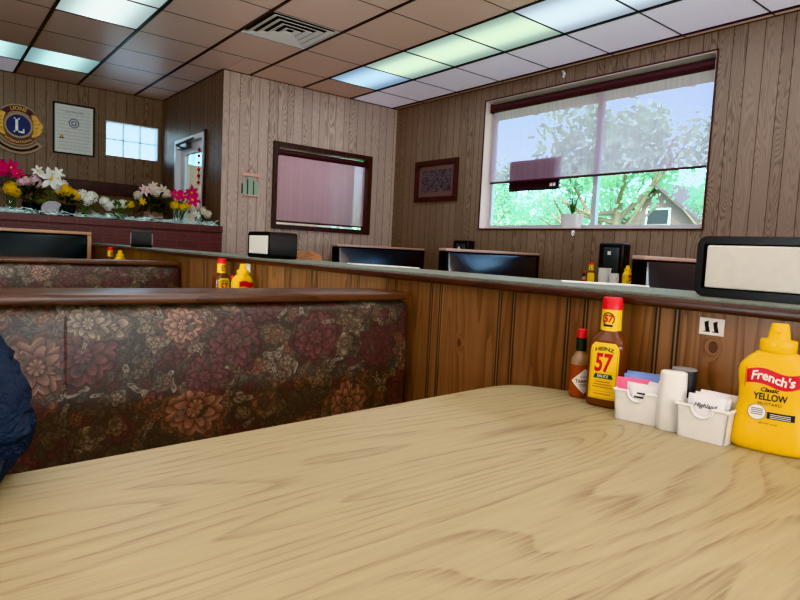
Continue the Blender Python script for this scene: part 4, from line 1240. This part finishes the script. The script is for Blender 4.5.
# round club emblem
EX, EZ = .858, CZ+1.163
t = thing('club_emblem', 'round gold and blue emblem plaque with letter L on the back wall', 'emblem', (EX, YB-.001, EZ))
def disc(bm, r0, r1, y0, y1, sx=1, n=40, a0=0, a1=2*PI):
    full = abs(a1-a0-2*PI) < 1e-6
    A = [a0+(a1-a0)*k/n for k in range(n+(0 if full else 1))]
    rings = [[bm.verts.new((sx*r*math.cos(a), y, r*math.sin(a))) for a in A] for r, y in ((r0, y0), (r0, y1), (r1, y1), (r1, y0))]
    m = len(A)
    for q in range(4):
        r, s = rings[q], rings[(q+1) % 4]
        for k in range(m if full else m-1): bm.faces.new((r[k], r[(k+1) % m], s[(k+1) % m], s[k]))
    if not full:
        bm.faces.new([rings[q][0] for q in range(4)]); bm.faces.new([rings[q][-1] for q in range(3, -1, -1)])
    bmesh.ops.recalc_face_normals(bm, faces=bm.faces[:]); return bm
bm = nb(); disc(bm, .0005, .116, 0, -.030); obj('blue_disc', bm, M['navy'], t)
bm = nb(); disc(bm, .114, .136, 0, -.036); obj('disc_rim', bm, M['emblemtan'], t)
bm = nb()
fl = lambda u, v, w: Vector((u, -.031-w, v))
for x0_, x1_, z0_, z1_ in ((-.030, -.004, -.078, .078), (-.044, .012, .064, .078), (-.044, .054, -.078, -.060), (.040, .054, -.062, -.032)):
    box(bm, (x0_, -.040, z0_), (x1_, -.029, z1_))
obj('letter', bm, M['labelwhite'], t)
bm = nb(); disc(bm, .150, .215, 0, -.022, 1, 20, math.radians(48), math.radians(132)); tb = obj('top_banner', bm, M['maroon'], t)
bm = nb(); disc(bm, .213, .226, 0, -.026, 1, 20, math.radians(44), math.radians(136)); disc(bm, .140, .151, 0, -.026, 1, 20, math.radians(48), math.radians(132)); obj('banner_rim', bm, M['emblemtan'], tb)
arc = lambda rad, sgn: (lambda u, v, w: Vector(((rad+sgn*v)*math.sin(u/rad), -.0232-w, sgn*(rad+sgn*v)*math.cos(u/rad))))
bm = nb(); text_bm(bm, 'LIONS', .055, arc(.182, 1), bold=.001); obj('banner_lettering', bm, M['gold'], tb)
bm = nb(); disc(bm, .150, .205, 0, -.022, 1, 20, math.radians(222), math.radians(318)); bb = obj('bottom_banner', bm, M['maroon'], t)
bm = nb(); disc(bm, .203, .216, 0, -.026, 1, 20, math.radians(218), math.radians(322)); obj('banner_rim', bm, M['emblemtan'], bb)
bm = nb(); text_bm(bm, 'INTERNATIONAL', .036, arc(.178, -1), bold=.0006); obj('banner_lettering', bm, M['gold'], bb)
for s in (-1, 1):                                          # lion heads facing outwards
    bm = nb()
    pr_ = [(.118, .125), (.160, .135), (.188, .098), (.200, .070), (.222, .052), (.236, .018), (.226, -.004), (.232, -.024), (.212, -.048), (.200, -.080), (.160, -.105), (.120, -.120), (.136, -.06), (.140, 0), (.136, .06)]
    v0 = [bm.verts.new((s*x, 0, z)) for x, z in pr_]; v1 = [bm.verts.new((s*(x*.98+.003), -.030, z*.96)) for x, z in pr_]
    bm.faces.new(v0); bm.faces.new(v1)
    for k in range(len(pr_)): bm.faces.new((v0[k], v0[(k+1) % len(pr_)], v1[(k+1) % len(pr_)], v1[k]))
    for k in range(5):                                     # mane locks
        a = -.8+.4*k; sphere(bm, (s*(.158+.006*math.cos(a*3)), -.030, .085*math.sin(a)*1.2), .020, 1, (1.3, .4, .6))
    bmesh.ops.recalc_face_normals(bm, faces=bm.faces[:]); lh = obj('lion_head', bm, M['gold'], t)
    bm = nb(); sphere(bm, (s*.196, -.031, .038), .009, 1, (1, .3, .7)); box(bm, (min(s*.205, s*.228), -.034, -.018), (max(s*.205, s*.228), -.030, -.012)); obj('lion_features', bm, M['maroon'], lh)
t2 = thing('plaque', 'tan scroll plaque hanging just below the round emblem', 'plaque', (EX, YB-.001, EZ))
bm = nb(); disc(bm, .232, .300, 0, -.018, 1, 24, math.radians(220), math.radians(320)); obj('scroll', bm, M['emblemtan'], t2)
bm = nb(); disc(bm, .252, .278, 0, -.0195, 1, 24, math.radians(226), math.radians(314)); obj('stripe', bm, M['ink'], t2)

# dark board along the back wall
bm = nb(); box(bm, (.30, YB-.045, CZ+.50), (2.10, YB-.001, CZ+.645), .006); o = obj('wall_rail', bm, M['darkwood']); tag(o, 'dark wooden rail board fixed along the back wall behind the flowers', 'rail')
# cactus plaque
t = thing('cactus_plaque', 'green painted cactus plaque hanging on the wall above the napkin dispenser', 'wall decoration', (2.70, YC-.001, CZ+.60))
def lobe(bm, x, z0, z1, r, y=-.012, th=.012):
    pts = [(x-r, z0), (x+r, z0)] + [(x+r*math.cos(a), z1+r*math.sin(a)) for a in [PI*k/8 for k in range(9)]]
    v0 = [bm.verts.new((px, y, pz)) for px, pz in pts]; v1 = [bm.verts.new((px, y+th, pz)) for px, pz in pts]
    bm.faces.new(v0); bm.faces.new(v1[::-1])
    for k in range(len(pts)): bm.faces.new((v0[k], v0[(k+1) % len(pts)], v1[(k+1) % len(pts)], v1[k]))
bm = nb(); lobe(bm, -.005, -.09, .075, .034, -.012); lobe(bm, -.068, -.09, .02, .026, -.011, .010); lobe(bm, .060, -.08, .03, .024, -.011, .010)
bmesh.ops.recalc_face_normals(bm, faces=bm.faces[:]); obj('cactus', bm, M['cactus'], t)
bm = nb(); lobe(bm, -.036, -.09, .06, .007, -.014, .004); lobe(bm, .030, -.09, .05, .006, -.014, .004); lobe(bm, -.092, -.08, .015, .005, -.014, .012)
bmesh.ops.recalc_face_normals(bm, faces=bm.faces[:]); obj('dark_ribs', bm, M['cactusdark'], t)
bm = nb(); box(bm, (-.085, -.020, .095), (.105, -.002, .135), .012, 3); sphere(bm, (.09, -.012, .10), .02, 1, (1, .4, 1)); sphere(bm, (-.085, -.012, .11), .02, 1, (1, .4, 1)); obj('pink_top', bm, M['cactuspink'], t, True)
bm = nb(); box(bm, (-.075, -.025, -.105), (.085, -.001, -.090), .003); obj('base_strip', bm, M['cactuspink'], t)
bm = nb(); tube(bm, [(-.05, -.006, .13), (.005, -.004, .195), (.06, -.006, .13)], .0025, 6); obj('twine', bm, M['twine'], t)
# hook over the window and the little ornament under it
t = thing('wall_hook', 'small white hook on the wall above the big window', 'hook', (XR-.001, 3.515, CZ+1.655))
bm = nb(); box(bm, (-.006, -.012, -.02), (0, .012, .03), .003); obj('plate', bm, M['white'], t)
bm = nb(); tube(bm, [(-.004, 0, .02), (-.03, -.005, .03), (-.045, -.025, .02), (-.042, -.045, -.008)], .0075, 8); obj('hook', bm, M['white'], t, True)
t = thing('window_ornament', 'small white ornament hanging under the big window sill', 'knob', (XR-.001, 3.295, CZ+.245))
bm = nb(); box(bm, (-.01, -.014, -.006), (0, .014, .018), .004); obj('plate', bm, M['white'], t)
bm = nb(); tube(bm, [(-.008, 0, .005), (-.02, .004, -.016), (-.024, -.012, -.030), (-.02, -.022, -.012)], .006, 8); obj('hanging_loop', bm, M['white'], t, True)
# sign seen from behind in the window
t = thing('window_sign', 'dark box sign hanging against the big window glass behind the shade', 'sign', (XR+.116, 3.88, CZ+.80))
bm = nb(); box(bm, (-.012, -.305, -.145), (.012, .305, .155), .004); obj('panel', bm, M['signdark'], t)
bm = nb(); box(bm, (-.0135, -.235, -.115), (-.0118, -.205, -.085)); box(bm, (-.0135, -.27, -.115), (-.0118, -.243, -.085)); obj('switch_plate', bm, M['labelwhite'], t)
bm = nb()
for y in (-.2, .2): tube(bm, [(0, y, .15), (0, y, .72)], .0015, 5)
obj('hanging_wire', bm, M['closer'], t)
# potted plant on the sill
t = thing('potted_plant', 'spider plant in a pale pot on the big window sill', 'potted plant', (XR+.052, 3.36, WZ0+g))
bm = nb(); loft(bm, [(0, .048, .085, 3), (.02, .052, .095, 3), (.115, .056, .105, 3), (.125, .058, .108, 3)], 28); obj('pot', bm, M['potwhite'], t, True)
bm = nb(); loft(bm, [(.124, .054, .10, 3), (.130, .03, .07, 3)], 20); obj('soil', bm, M['potblack'], t, True)
bm = nb(); rnd = random.Random(3)
for k in range(34):
    a = rnd.uniform(0, 2*PI); L = rnd.uniform(.12, .30); hgt = rnd.uniform(.05, .28)
    d = Vector((math.cos(a)*.22, math.sin(a), 0))
    if rnd.random() < .25: hgt = rnd.uniform(.2, .28); L *= .6
    pts = [Vector((0, 0, .128)) + d*L*s + Vector((0, 0, hgt*math.sin(s*PI*.75) - .06*s*s)) for s in (0, .25, .5, .75, 1)]
    w = .0045; prev = None
    for i, p in enumerate(pts):
        ww = w*(1-.9*(i/4)); sd = Vector((-d.y, d.x, 0)).normalized()*ww
        cur = (bm.verts.new(p-sd+Vector((0, 0, .002))), bm.verts.new(p+sd+Vector((0, 0, .002))))
        if prev: bm.faces.new((prev[0], prev[1], cur[1], cur[0]))
        prev = cur
obj('foliage', bm, M['green'], t)

# ------------------------------------------------------------------ flowers on the brick wall
BZ = CZ+.165
bm = nb(); rnd = random.Random(11)
for k in range(1500):
    x = rnd.uniform(.1, 2.32); y = rnd.uniform(5.90, 6.12); z = BZ + .001 + abs(rnd.gauss(0, .018))
    a = rnd.uniform(0, PI); L = rnd.uniform(.02, .06); d = Vector((math.cos(a), math.sin(a)*.6, rnd.uniform(-.25, .5)))*L; s = Vector((0, rnd.uniform(.001, .003), .004))
    p = Vector((x, y, max(z, BZ+.004)))
    q = p+d; q.z = max(q.z, BZ+.002)
    q.x = min(q.x, XS-.01)
    bm.faces.new([bm.verts.new(v) for v in (p, q, q+s, p+s)])
o = obj('tinsel_grass', bm, M['tinsel']); tag(o, 'shiny pale tinsel strewn along the top of the brick wall', 'tinsel', kind='stuff')
def bloom_lily(bm, c, r, dirv, n=6):
    d = Vector(dirv).normalized(); a = d.orthogonal().normalized(); b = d.cross(a)
    for k in range(n):
        t0 = 2*PI*k/n + rnd.uniform(-.15, .15)
        ax = math.cos(t0)*a + math.sin(t0)*b; sd = d.cross(ax)
        P = [(0, 0, 0), (.45, .24, .22), (.8, .17, .30), (1.05, 0, .16)]
        L = [Vector(c)+r*(ax*s + sd*w + d*h) for s, w, h in P]; R = [Vector(c)+r*(ax*s - sd*w + d*h) for s, w, h in P]
        Mi = [Vector(c)+r*(ax*s + d*(h-.05)) for s, w, h in P]
        L = [bm.verts.new(v) for v in L]; R = [bm.verts.new(v) for v in R]; Mi = [bm.verts.new(v) for v in Mi]
        for i in range(3):
            for q in ((L[i], Mi[i], Mi[i+1], L[i+1]), (Mi[i], R[i], R[i+1], Mi[i+1])): bm.faces.new(q)
def bloom_ball(bm, c, r, n=26):
    sphere(bm, c, r*.74, 1)
    for k in range(n):
        v = Vector((rnd.gauss(0, 1), rnd.gauss(0, 1), rnd.gauss(0, 1))).normalized()
        bloom_lily(bm, Vector(c)+v*r*.72, r*.42, v, 4)
def leaves(bm, c, n, spread, L, up=.6):
    for k in range(n):
        a = rnd.uniform(0, 2*PI); d = Vector((math.cos(a), math.sin(a)*.6, rnd.uniform(-.4, up))).normalized()
        s = d.cross(Vector((0, 0, 1))).normalized()*L*.16
        p = Vector(c)+d*spread*rnd.uniform(.1, .9); q = p+d*L
        m = (p+q)/2+Vector((0, 0, .02*L/.1))
        bm.faces.new([bm.verts.new(v) for v in (p, m+s, q, m-s)])
def bouquet(label, x, y, pot, potmat, hh, blooms, leafmat, nleaf, lspread, lL, name='flower_arrangement'):
    """blooms: (dx, dy, z above wall, r, kind, material)"""
    t = thing(name, label, 'flowers', (x, y, BZ), 0, 'flower arrangements on the brick wall')
    bm = nb()
    if pot == 'pot': loft(bm, [(0, .05, .05, 2), (.09, .07, .07, 2), (.10, .072, .072, 2)], 20)
    elif pot == 'vase': loft(bm, [(0, .032, .032, 2), (.06, .040, .040, 2), (.13, .028, .028, 2), (.15, .036, .036, 2)], 20)
    elif pot == 'block': box(bm, (-.09, -.05, 0), (.09, .05, hh*.5), .01)
    else: loft(bm, [(0, .03, .03, 2), (.05, .035, .035, 2)], 16)
    obj('vase' if pot == 'vase' else 'pot', bm, potmat, t, True)
    bm = nb()
    for b in blooms: tube(bm, [(b[0]*.15, b[1]*.15, .03), (b[0]*.6, b[1]*.6, b[2]*.6), (b[0], b[1], b[2]-.01)], .0035, 5)
    leaves(bm, (0, 0, hh*.75), nleaf, lspread, lL); obj('foliage', bm, leafmat, t)
    for b in blooms:
        bm = nb()
        if b[4] == 'lily':
            bloom_lily(bm, b[:3], b[3], (rnd.uniform(-.4, .4), -1, rnd.uniform(-.1, .5)), 6)
        else: bloom_ball(bm, b[:3], b[3])
        bo = obj('bloom', bm, b[5], t)
        if b[4] == 'lily':
            bm = nb(); sphere(bm, Vector(b[:3])+Vector((0, -b[3]*.25, .02*b[3])), b[3]*.16, 1); obj('bloom_center', bm, M['petalyellow'], bo, True)
    return t
# x positions measured on the wall line y~6.03, heights above the wall top
bouquet('magenta and yellow flower bunch farthest along under the round emblem', .60, 6.03, 'vase', M['vaseglass'], .20,
        [(-.06, 0, .36, .085, 'ball', M['petalmag']), (.0, -.02, .37, .075, 'lily', M['petalmag']), (.045, .01, .33, .06, 'lily', M['petalmag']), (.0, -.04, .20, .065, 'ball', M['petalyellow']), (.04, -.03, .17, .045, 'ball', M['petalyellow']), (.075, -.01, .26, .04, 'ball', M['petalpink'])], M['green'], 24, .10, .10)
bouquet('pale pink blossoms with very dark leaves left of the white lilies', .75, 6.06, 'pot', M['potblack'], .22,
        [(-.03, 0, .28, .045, 'ball', M['petalpink']), (.03, -.01, .29, .05, 'ball', M['petalpink']), (.06, .0, .255, .04, 'ball', M['petalpink']), (.05, -.02, .37, .05, 'lily', M['petalwhite'])], M['darkgreen'], 90, .12, .09)
bouquet('large white lily arrangement under the framed certificate', .90, 6.04, 'block', M['potblack'], .20,
        [(-.01, -.05, .31, .10, 'lily', M['petalwhite']), (.045, -.02, .36, .06, 'lily', M['petalwhite']), (.075, -.03, .26, .065, 'ball', M['petalwhite']), (.06, -.05, .20, .04, 'lily', M['petalyellow'])], M['green'], 50, .15, .10)
bouquet('yellow flower cluster between the white lilies and white roses', 1.015, 5.98, 'pot', M['potblack'], .14,
        [(-.015, -.03, .225, .055, 'ball', M['petalyellow']), (.03, -.03, .195, .055, 'ball', M['petalyellow']), (.065, -.02, .18, .04, 'ball', M['petalyellow'])], M['darkgreen'], 50, .10, .08)
bouquet('round white hydrangeas right of the yellow cluster', 1.17, 6.02, 'stem', M['green'], .12,
        [(-.035, -.02, .19, .065, 'ball', M['petalwhite']), (.035, -.03, .18, .065, 'ball', M['petalwhite']), (.0, -.04, .15, .055, 'ball', M['petalwhite'])], M['green'], 36, .09, .08)
bouquet('low white roses with one yellow bloom below the glass block window', 1.44, 6.03, 'stem', M['green'], .08,
        [(-.12, -.02, .155, .055, 'ball', M['petalwhite']), (-.09, -.05, .115, .050, 'ball', M['petalwhite']), (-.03, -.02, .14, .045, 'ball', M['petalwhite']), (.035, -.02, .15, .05, 'ball', M['petalwhite']), (.095, -.03, .15, .042, 'ball', M['petalyellow'])], M['green'], 60, .17, .09)
bouquet('cream and white lilies with dark leaves in a brown pot', 1.75, 6.06, 'block', M['potwood'], .20,
        [(-.13, 0, .24, .05, 'ball', M['petalcream']), (-.08, -.02, .29, .06, 'lily', M['petalpink']), (-.03, 0, .31, .055, 'lily', M['petalpink']), (.03, -.01, .29, .055, 'ball', M['petalcream']), (.08, -.02, .31, .06, 'lily', M['petalcream']), (.13, -.01, .28, .055, 'ball', M['petalcream']), (-.10, -.04, .19, .04, 'lily', M['petalyellow']), (.01, 0, .34, .05, 'lily', M['petalcream'])], M['darkgreen'], 110, .15, .10)
bouquet('magenta lilies over yellow green flowers in a clear vase by the door', 1.99, 6.03, 'vase', M['vaseglass'], .20,
        [(-.03, -.02, .275, .065, 'lily', M['petalmag']), (.03, -.03, .275, .06, 'lily', M['petalmag']), (.11, -.02, .31, .085, 'lily', M['petalmag']), (.12, -.03, .24, .085, 'lily', M['petalmag']), (-.05, -.04, .175, .05, 'ball', M['petalyellow']), (.02, -.04, .17, .05, 'ball', M['petalyellow']), (.07, -.04, .18, .04, 'ball', M['petalyellow'])], M['green'], 50, .10, .08)
bouquet('white blooms in a glass bowl at the right end of the brick wall', 2.19, 6.01, 'vase', M['vaseglass'], .10,
        [(-.04, -.03, .10, .045, 'lily', M['petalwhite']), (.03, 0, .14, .055, 'ball', M['petalcream']), (.075, -.02, .11, .05, 'ball', M['petalcream'])], M['green'], 10, .05, .05)
t = thing('oval_dish', 'oval silver glass dish standing in front of the white lilies', 'dish', (.895, 5.945, BZ), 0)
bm = nb(); disc(bm, .0005, .058, .006, -.004, 1.35, 32); xform(bm, Matrix.Translation((0, 0, .060))); obj('dish', bm, plain('dish_glass', S(96, 94, 98), .25, .3), t, True)
bm = nb(); disc(bm, .054, .062, .008, -.008, 1.35, 32); disc(bm, .030, .034, -.004, -.007, 1.35, 24); xform(bm, Matrix.Translation((0, 0, .060))); obj('rim', bm, M['greytop'], t, True)

# ------------------------------------------------------------------ the person at the edge of the picture
def skin_obj(name, verts, edges, radii, mat, parent, root=0, sub=2, noise_amp=0.0, nscale=14):
    me = bpy.data.meshes.new(name); me.from_pydata([Vector(v) for v in verts], edges, []); me.materials.append(mat)
    o = bpy.data.objects.new(name, me); link(o)
    o.modifiers.new('s', 'SKIN'); sm = o.modifiers.new('u', 'SUBSURF'); sm.levels = sub; sm.render_levels = sub
    me.skin_vertices[0].data[root].use_root = True
    for i, r in enumerate(radii): me.skin_vertices[0].data[i].radius = (r, r) if not isinstance(r, tuple) else r
    dg = bpy.context.evaluated_depsgraph_get(); dg.update()
    m2 = bpy.data.meshes.new_from_object(o.evaluated_get(dg))
    bpy.data.objects.remove(o); bpy.data.meshes.remove(me)
    m2.name = name
    if not m2.materials: m2.materials.append(mat)
    for v in m2.vertices:
        if noise_amp:
            p = v.co*nscale; q = Vector((p.x*1.0, p.y*1.0, p.z*.55+p.x*.5))
            a = mnoise.noise(q); v.co += v.normal*noise_amp*(1-2*abs(a))*1.0
    for p in m2.polygons: p.use_smooth = True
    o = bpy.data.objects.new(name, m2); return link(o, parent)
PX = -.235
per = thing('person', 'person in a blue sleeve leaning an elbow on the front table', 'person', (0, 0, 0))
# jacket: torso and both arms in one surface
V = [(PX, 1.06, .56), (PX, 1.07, .68), (PX, 1.08, .82), (PX, 1.06, .97), (PX, 1.05, 1.06),          # 0-4 torso
     (PX+.115, 1.045, 1.055), (PX+.180, 1.02, 1.00), (-.022, .915, .885), (.036, .792, .793), (-.015, .730, .796), (-.13, .68, .790), (-.24, .58, .788),     # 5-11 left arm
     (PX-.115, 1.045, 1.055), (PX-.195, 1.02, 1.01), (PX-.25, .95, .90), (PX-.28, .86, .805), (PX-.20, .72, .79), (PX-.08, .60, .788)]      # 12-17 right arm
E_ = [(0, 1), (1, 2), (2, 3), (3, 4), (4, 5), (5, 6), (6, 7), (7, 8), (8, 9), (9, 10), (10, 11), (4, 12), (12, 13), (13, 14), (14, 15), (15, 16), (16, 17)]
R_ = [(.165, .12), (.155, .115), (.165, .12), (.16, .11), (.085, .08), .08, .085, .080, .076, .064, .054, .044, .075, .078, .064, .058, .044, .038]
skin_obj('jacket', V, E_, R_, M['sleeve'], per, 0, 3, .018, 22)
V = [(PX, 1.05, .575), (PX+.09, .98, .56), (PX+.11, .72, .55), (PX+.11, .64, .50), (PX+.11, .66, .12), (PX-.09, .98, .56), (PX-.11, .72, .545), (PX-.11, .64, .50), (PX-.11, .66, .12)]
skin_obj('trousers', V, [(0, 1), (1, 2), (2, 3), (3, 4), (0, 5), (5, 6), (6, 7), (7, 8)], [.10, .085, .066, .06, .048, .085, .066, .06, .048], M['jeans'], per, 0, 2, .003)
for s in (-1, 1):
    bm = nb(); loft(bm, [(0, .045, .13, 2.6), (.02, .046, .132, 2.6), (.05, .042, .115, 2.4), (.085, .038, .06, 2.2, 0, .05), (.11, .040, .045, 2, 0, .06)], 20)
    xform(bm, Matrix.Translation((PX+s*.11, .61, .0))); obj('shoe', bm, M['blackp'], per, True)
# head and neck, one surface
bm = nb()
loft(bm, [(1.08, .055, .058, 2, PX, 1.045), (1.13, .052, .055, 2, PX, 1.03), (1.165, .056, .066, 2, PX, 1.01), (1.19, .062, .084, 2.2, PX, 1.0), (1.22, .069, .092, 2.2, PX, 1.0), (1.26, .074, .096, 2.1, PX, 1.0), (1.31, .076, .098, 2, PX, 1.0), (1.35, .070, .09, 2, PX, 1.0), (1.385, .05, .065, 2, PX, 1.0), (1.40, .02, .03, 2, PX, 1.0)], 28)
sphere(bm, (PX, .905, 1.235), .017, 2, (.8, 1.2, 1.3))
for s in (-1, 1): sphere(bm, (PX+s*.077, 1.01, 1.25), .026, 2, (.3, .7, 1.2))
hd = obj('head', bm, M['skin'], per, True)
bm = nb()
for s in (-1, 1): sphere(bm, (PX+s*.031, .913, 1.265), .011, 2)
obj('eye', bm, M['labelwhite'], hd, True)
bm = nb()
for s in (-1, 1): sphere(bm, (PX+s*.031, .9035, 1.265), .005, 1)
obj('iris', bm, M['ink'], hd, True)
bm = nb(); sphere(bm, (PX, .9105, 1.198), .021, 2, (1, .3, .28)); obj('mouth', bm, plain('lips', S(180, 104, 96), .5), hd, True)
bm = nb(); loft(bm, [(1.24, .070, .072, 2, PX, 1.035), (1.29, .083, .092, 2, PX, 1.022), (1.34, .083, .103, 2, PX, 1.008), (1.38, .066, .085, 2, PX, 1.005), (1.41, .035, .045, 2, PX, 1.005), (1.416, .01, .012, 2, PX, 1.005)], 28); obj('hair', bm, M['hair'], per, True)
def hand(bx, by, ang, s):
    """relaxed hand lying on the table; ang = direction of the fingers, s = +1 thumb to the left of the fingers"""
    d = Vector((math.cos(ang), math.sin(ang), 0)); q = Vector((-d.y, d.x, 0))*s; B = Vector((bx, by, TZ+.024))
    V = [B, B+d*.045, B+d*.085]; E = [(0, 1), (1, 2)]; R = [.022, (.030, .018), (.034, .016)]
    for k, (off, L) in enumerate(((.028, .070), (.0095, .080), (-.0095, .074), (-.028, .058))):
        base = B+d*.088+q*off; i = len(V)
        V += [base, base+d*L*.4+Vector((0, 0, .004)), base+d*L*.72+Vector((0, 0, -.003)), base+d*L+Vector((0, 0, -.011))]
        E += [(2, i), (i, i+1), (i+1, i+2), (i+2, i+3)]; R += [.0095, .0088, .008, .0068]
    i = len(V); V += [B+d*.030+q*.030, B+d*.060+q*.052, B+d*.085+q*.056]; E += [(1, i), (i, i+1), (i+1, i+2)]; R += [.013, .0105, .008]
    skin_obj('hand', V, E, R, M['skin'], per, 0, 2)
hand(-.265, .555, math.radians(205), -1)
hand(PX-.06, .575, math.radians(-25), 1)

# ------------------------------------------------------------------ outdoors
bm = nb(); box(bm, (XR+.2, -60, -.25), (120, 120, -.12)); struct('ground', bm, M['grass'])
bm = nb(); box(bm, (XL-30, YB+.2, -.25), (XR+.2, 120, -.12)); struct('ground', bm, plain('pale_bounce_paving', S(206, 210, 214), .9))  # invented pale ground, bounces bluish light onto the ceiling tiles
bm = nb(); box(bm, (XR+WT+.005, -1, 2.66), (XR+1.0, YB+.5, 2.74))
for k in range(16): box(bm, (XR+WT+.005, -.8+.6*k, 2.645), (XR+1.0, -.76+.6*k, 2.66))
struct('eave', bm, M['soffit'])
def tree(label, loc, hgt, r, seed, dens=2600, cc=.66, ce=.36):
    rn = random.Random(seed)
    t = thing('tree', label, 'tree', loc, rn.uniform(0, 6), 'trees outside the big window')
    bm = nb()
    tube(bm, [(0, 0, -.02), (.05, .03, hgt*.3), (0, .1, hgt*.55)], [.20, .16, .10], 10)
    br = []
    for k in range(9):
        a = 2*PI*k/9+rn.uniform(-.3, .3); e = Vector((math.cos(a)*r*.75, math.sin(a)*r*.75, hgt*rn.uniform(.5, .85)))
        s = Vector((0, .05, hgt*rn.uniform(.28, .5))); m = (s+e)/2+Vector((0, 0, -.2)); tube(bm, [s, m, e], [.08, .05, .02], 7); br.append(e)
    obj('trunk', bm, M['bark'], t, True)
    bm = nb(); cl = []
    for k in range(34):
        v = Vector((rn.gauss(0, 1), rn.gauss(0, 1), rn.gauss(0, 1))).normalized()*rn.uniform(.45, 1)
        cl.append((Vector((v.x*r, v.y*r, hgt*cc+v.z*hgt*ce)), rn.uniform(.20, .34)*r))
    for k in range(dens):
        c, cr = rn.choice(cl)
        v = Vector((rn.gauss(0, 1), rn.gauss(0, 1), rn.gauss(0, 1))).normalized()*cr*rn.uniform(.5, 1)
        p = c+v; s = rn.uniform(.05, .10)*(r/2.2); a = Vector((rn.gauss(0, 1), rn.gauss(0, 1), rn.gauss(0, 1))).normalized(); b = a.orthogonal()
        bm.faces.new([bm.verts.new(q) for q in (p-a*s, p+b*s*.6, p+a*s, p-b*s*.6)])
    obj('foliage', bm, M['treeleaf'], t)
    return t
tree('broad leafy tree filling the middle of the big window', (15.0, 9.5, -.12), 5.3, 2.3, 5, 5200, .76, .24)
tree('leafy tree with open branches behind the right pane of the big window', (18.5, 13.2, -.12), 4.7, 2.0, 9, 3600)
tree('leafy tree at the left side of the big window behind the box sign', (17.0, 16.8, -.12), 4.7, 2.0, 13, 3600)
tree('smaller leafy tree at the right edge of the big window', (21.0, 9.4, -.12), 4.4, 1.5, 17, 3000, .78, .22)
tree('distant leafy tree behind the house roof', (50.0, 24.0, -.12), 6.5, 4.2, 21, 2800)
tree('distant leafy tree left of the house', (38.0, 29.0, -.12), 6.0, 4.0, 25, 2800)
tree('low leafy tree seen through the entry glazing', (12.0, 15.6, -.12), 2.7, 1.8, 29, 2000)
t = thing('house', 'pale house with a pointed gable roof seen through the big window', 'house', (29.0, 15.9, -.12), math.radians(-8))
bm = nb(); box(bm, (0, -2.6, 0), (6, 2.6, 3.0))
vs = [bm.verts.new(p) for p in ((0, -2.6, 3.0), (0, 2.6, 3.0), (0, 0, 5.0))]; bm.faces.new(vs); obj('walls', bm, M['housewall'], t)
for s in (-1, 1):
    bm = nb(); a = Vector((0, s*3.1, 2.62)); b = Vector((0, 0, 5.0))
    P = [Vector((-.5, 0, 0)), Vector((6.4, 0, 0))]
    v = [bm.verts.new(q) for q in (a+P[0], a+P[1], b+P[1], b+P[0])]; w = [bm.verts.new(q.co+Vector((0, 0, .2))) for q in v]
    bm.faces.new(v); bm.faces.new(w[::-1])
    for k in range(4): bm.faces.new((v[k], v[(k+1) % 4], w[(k+1) % 4], w[k]))
    bmesh.ops.recalc_face_normals(bm, faces=bm.faces[:]); obj('roof', bm, M['roof'], t)
bm = nb(); box(bm, (-.05, -.7, 3.05), (.02, .7, 3.9)); wd = obj('window', bm, M['vestwhite'], t)
bm = nb(); box(bm, (-.07, -.6, 3.12), (-.05, .6, 3.83)); obj('pane', bm, M['potblack'], wd)

# ------------------------------------------------------------------ light
W = bpy.data.worlds.new('world'); scene.world = W; W.use_nodes = True
wt = W.node_tree; wt.nodes.clear()
wo = wt.nodes.new('ShaderNodeOutputWorld'); bg = wt.nodes.new('ShaderNodeBackground')
sk = wt.nodes.new('ShaderNodeTexSky'); sk.sky_type = 'NISHITA'; sk.sun_disc = False; sk.sun_elevation = math.radians(48); sk.sun_rotation = math.radians(250); sk.air_density = 1.0; sk.dust_density = 2.0
wt.links.new(sk.outputs[0], bg.inputs[0]); bg.inputs[1].default_value = 1.5
wt.links.new(bg.outputs[0], wo.inputs[0])
sl = bpy.data.lights.new('sun', 'SUN'); sl.energy = 6.0; sl.angle = .02; sl.color = (1, .95, .86)
so = bpy.data.objects.new('sun', sl); COL.objects.link(so)
sd = Vector((.62, .25, -.75)); so.rotation_euler = sd.to_track_quat('-Z', 'Y').to_euler()

def area(name, loc, d, sx, sy, watts, col):
    l = bpy.data.lights.new(name, 'AREA'); l.shape = 'RECTANGLE'; l.size = sx; l.size_y = sy; l.energy = watts; l.color = col
    o = bpy.data.objects.new(name, l); COL.objects.link(o); o.location = loc
    o.rotation_euler = Vector(d).to_track_quat('-Z', 'Z').to_euler(); return o
area('vestibule_fill', (3.5, 6.9, 2.5), (0, 0, -1), 1.2, .5, 30, (1, .97, .95))  # unseen fill lamp added to brighten the vestibule
# up-lights added behind the camera and aisle side, no windows built; then ceiling fixtures
area('front_added_uplight', (.8, YR+.06, 1.25), (0, .35, .94), 6.0, 1.5, 820, (.86, .95, 1))
area('aisle_added_uplight', (XL+.06, 1.2, 1.25), (.35, 0, .94), 4.5, 1.4, 460, (.86, .95, 1))
for i, ys in ((0, (4.5, 2.4, .4)), (4, (4.6, 2.8, 1.0, -.8))):
    for y in ys: area('fluorescent_fixture', (gx(i)+.307, y, H-.02), (0, 0, -1), .5, 1.7, 9, (.9, .98, 1))
scene.view_settings.view_transform = 'Khronos PBR Neutral'
scene.view_settings.look = 'None'
scene.view_settings.exposure = 0.0
cy = scene.cycles
cy.max_bounces = 10; cy.diffuse_bounces = 5; cy.glossy_bounces = 4; cy.transparent_max_bounces = 12; cy.transmission_bounces = 6
cy.caustics_reflective = False; cy.caustics_refractive = False
cy.sample_clamp_indirect = 6.0
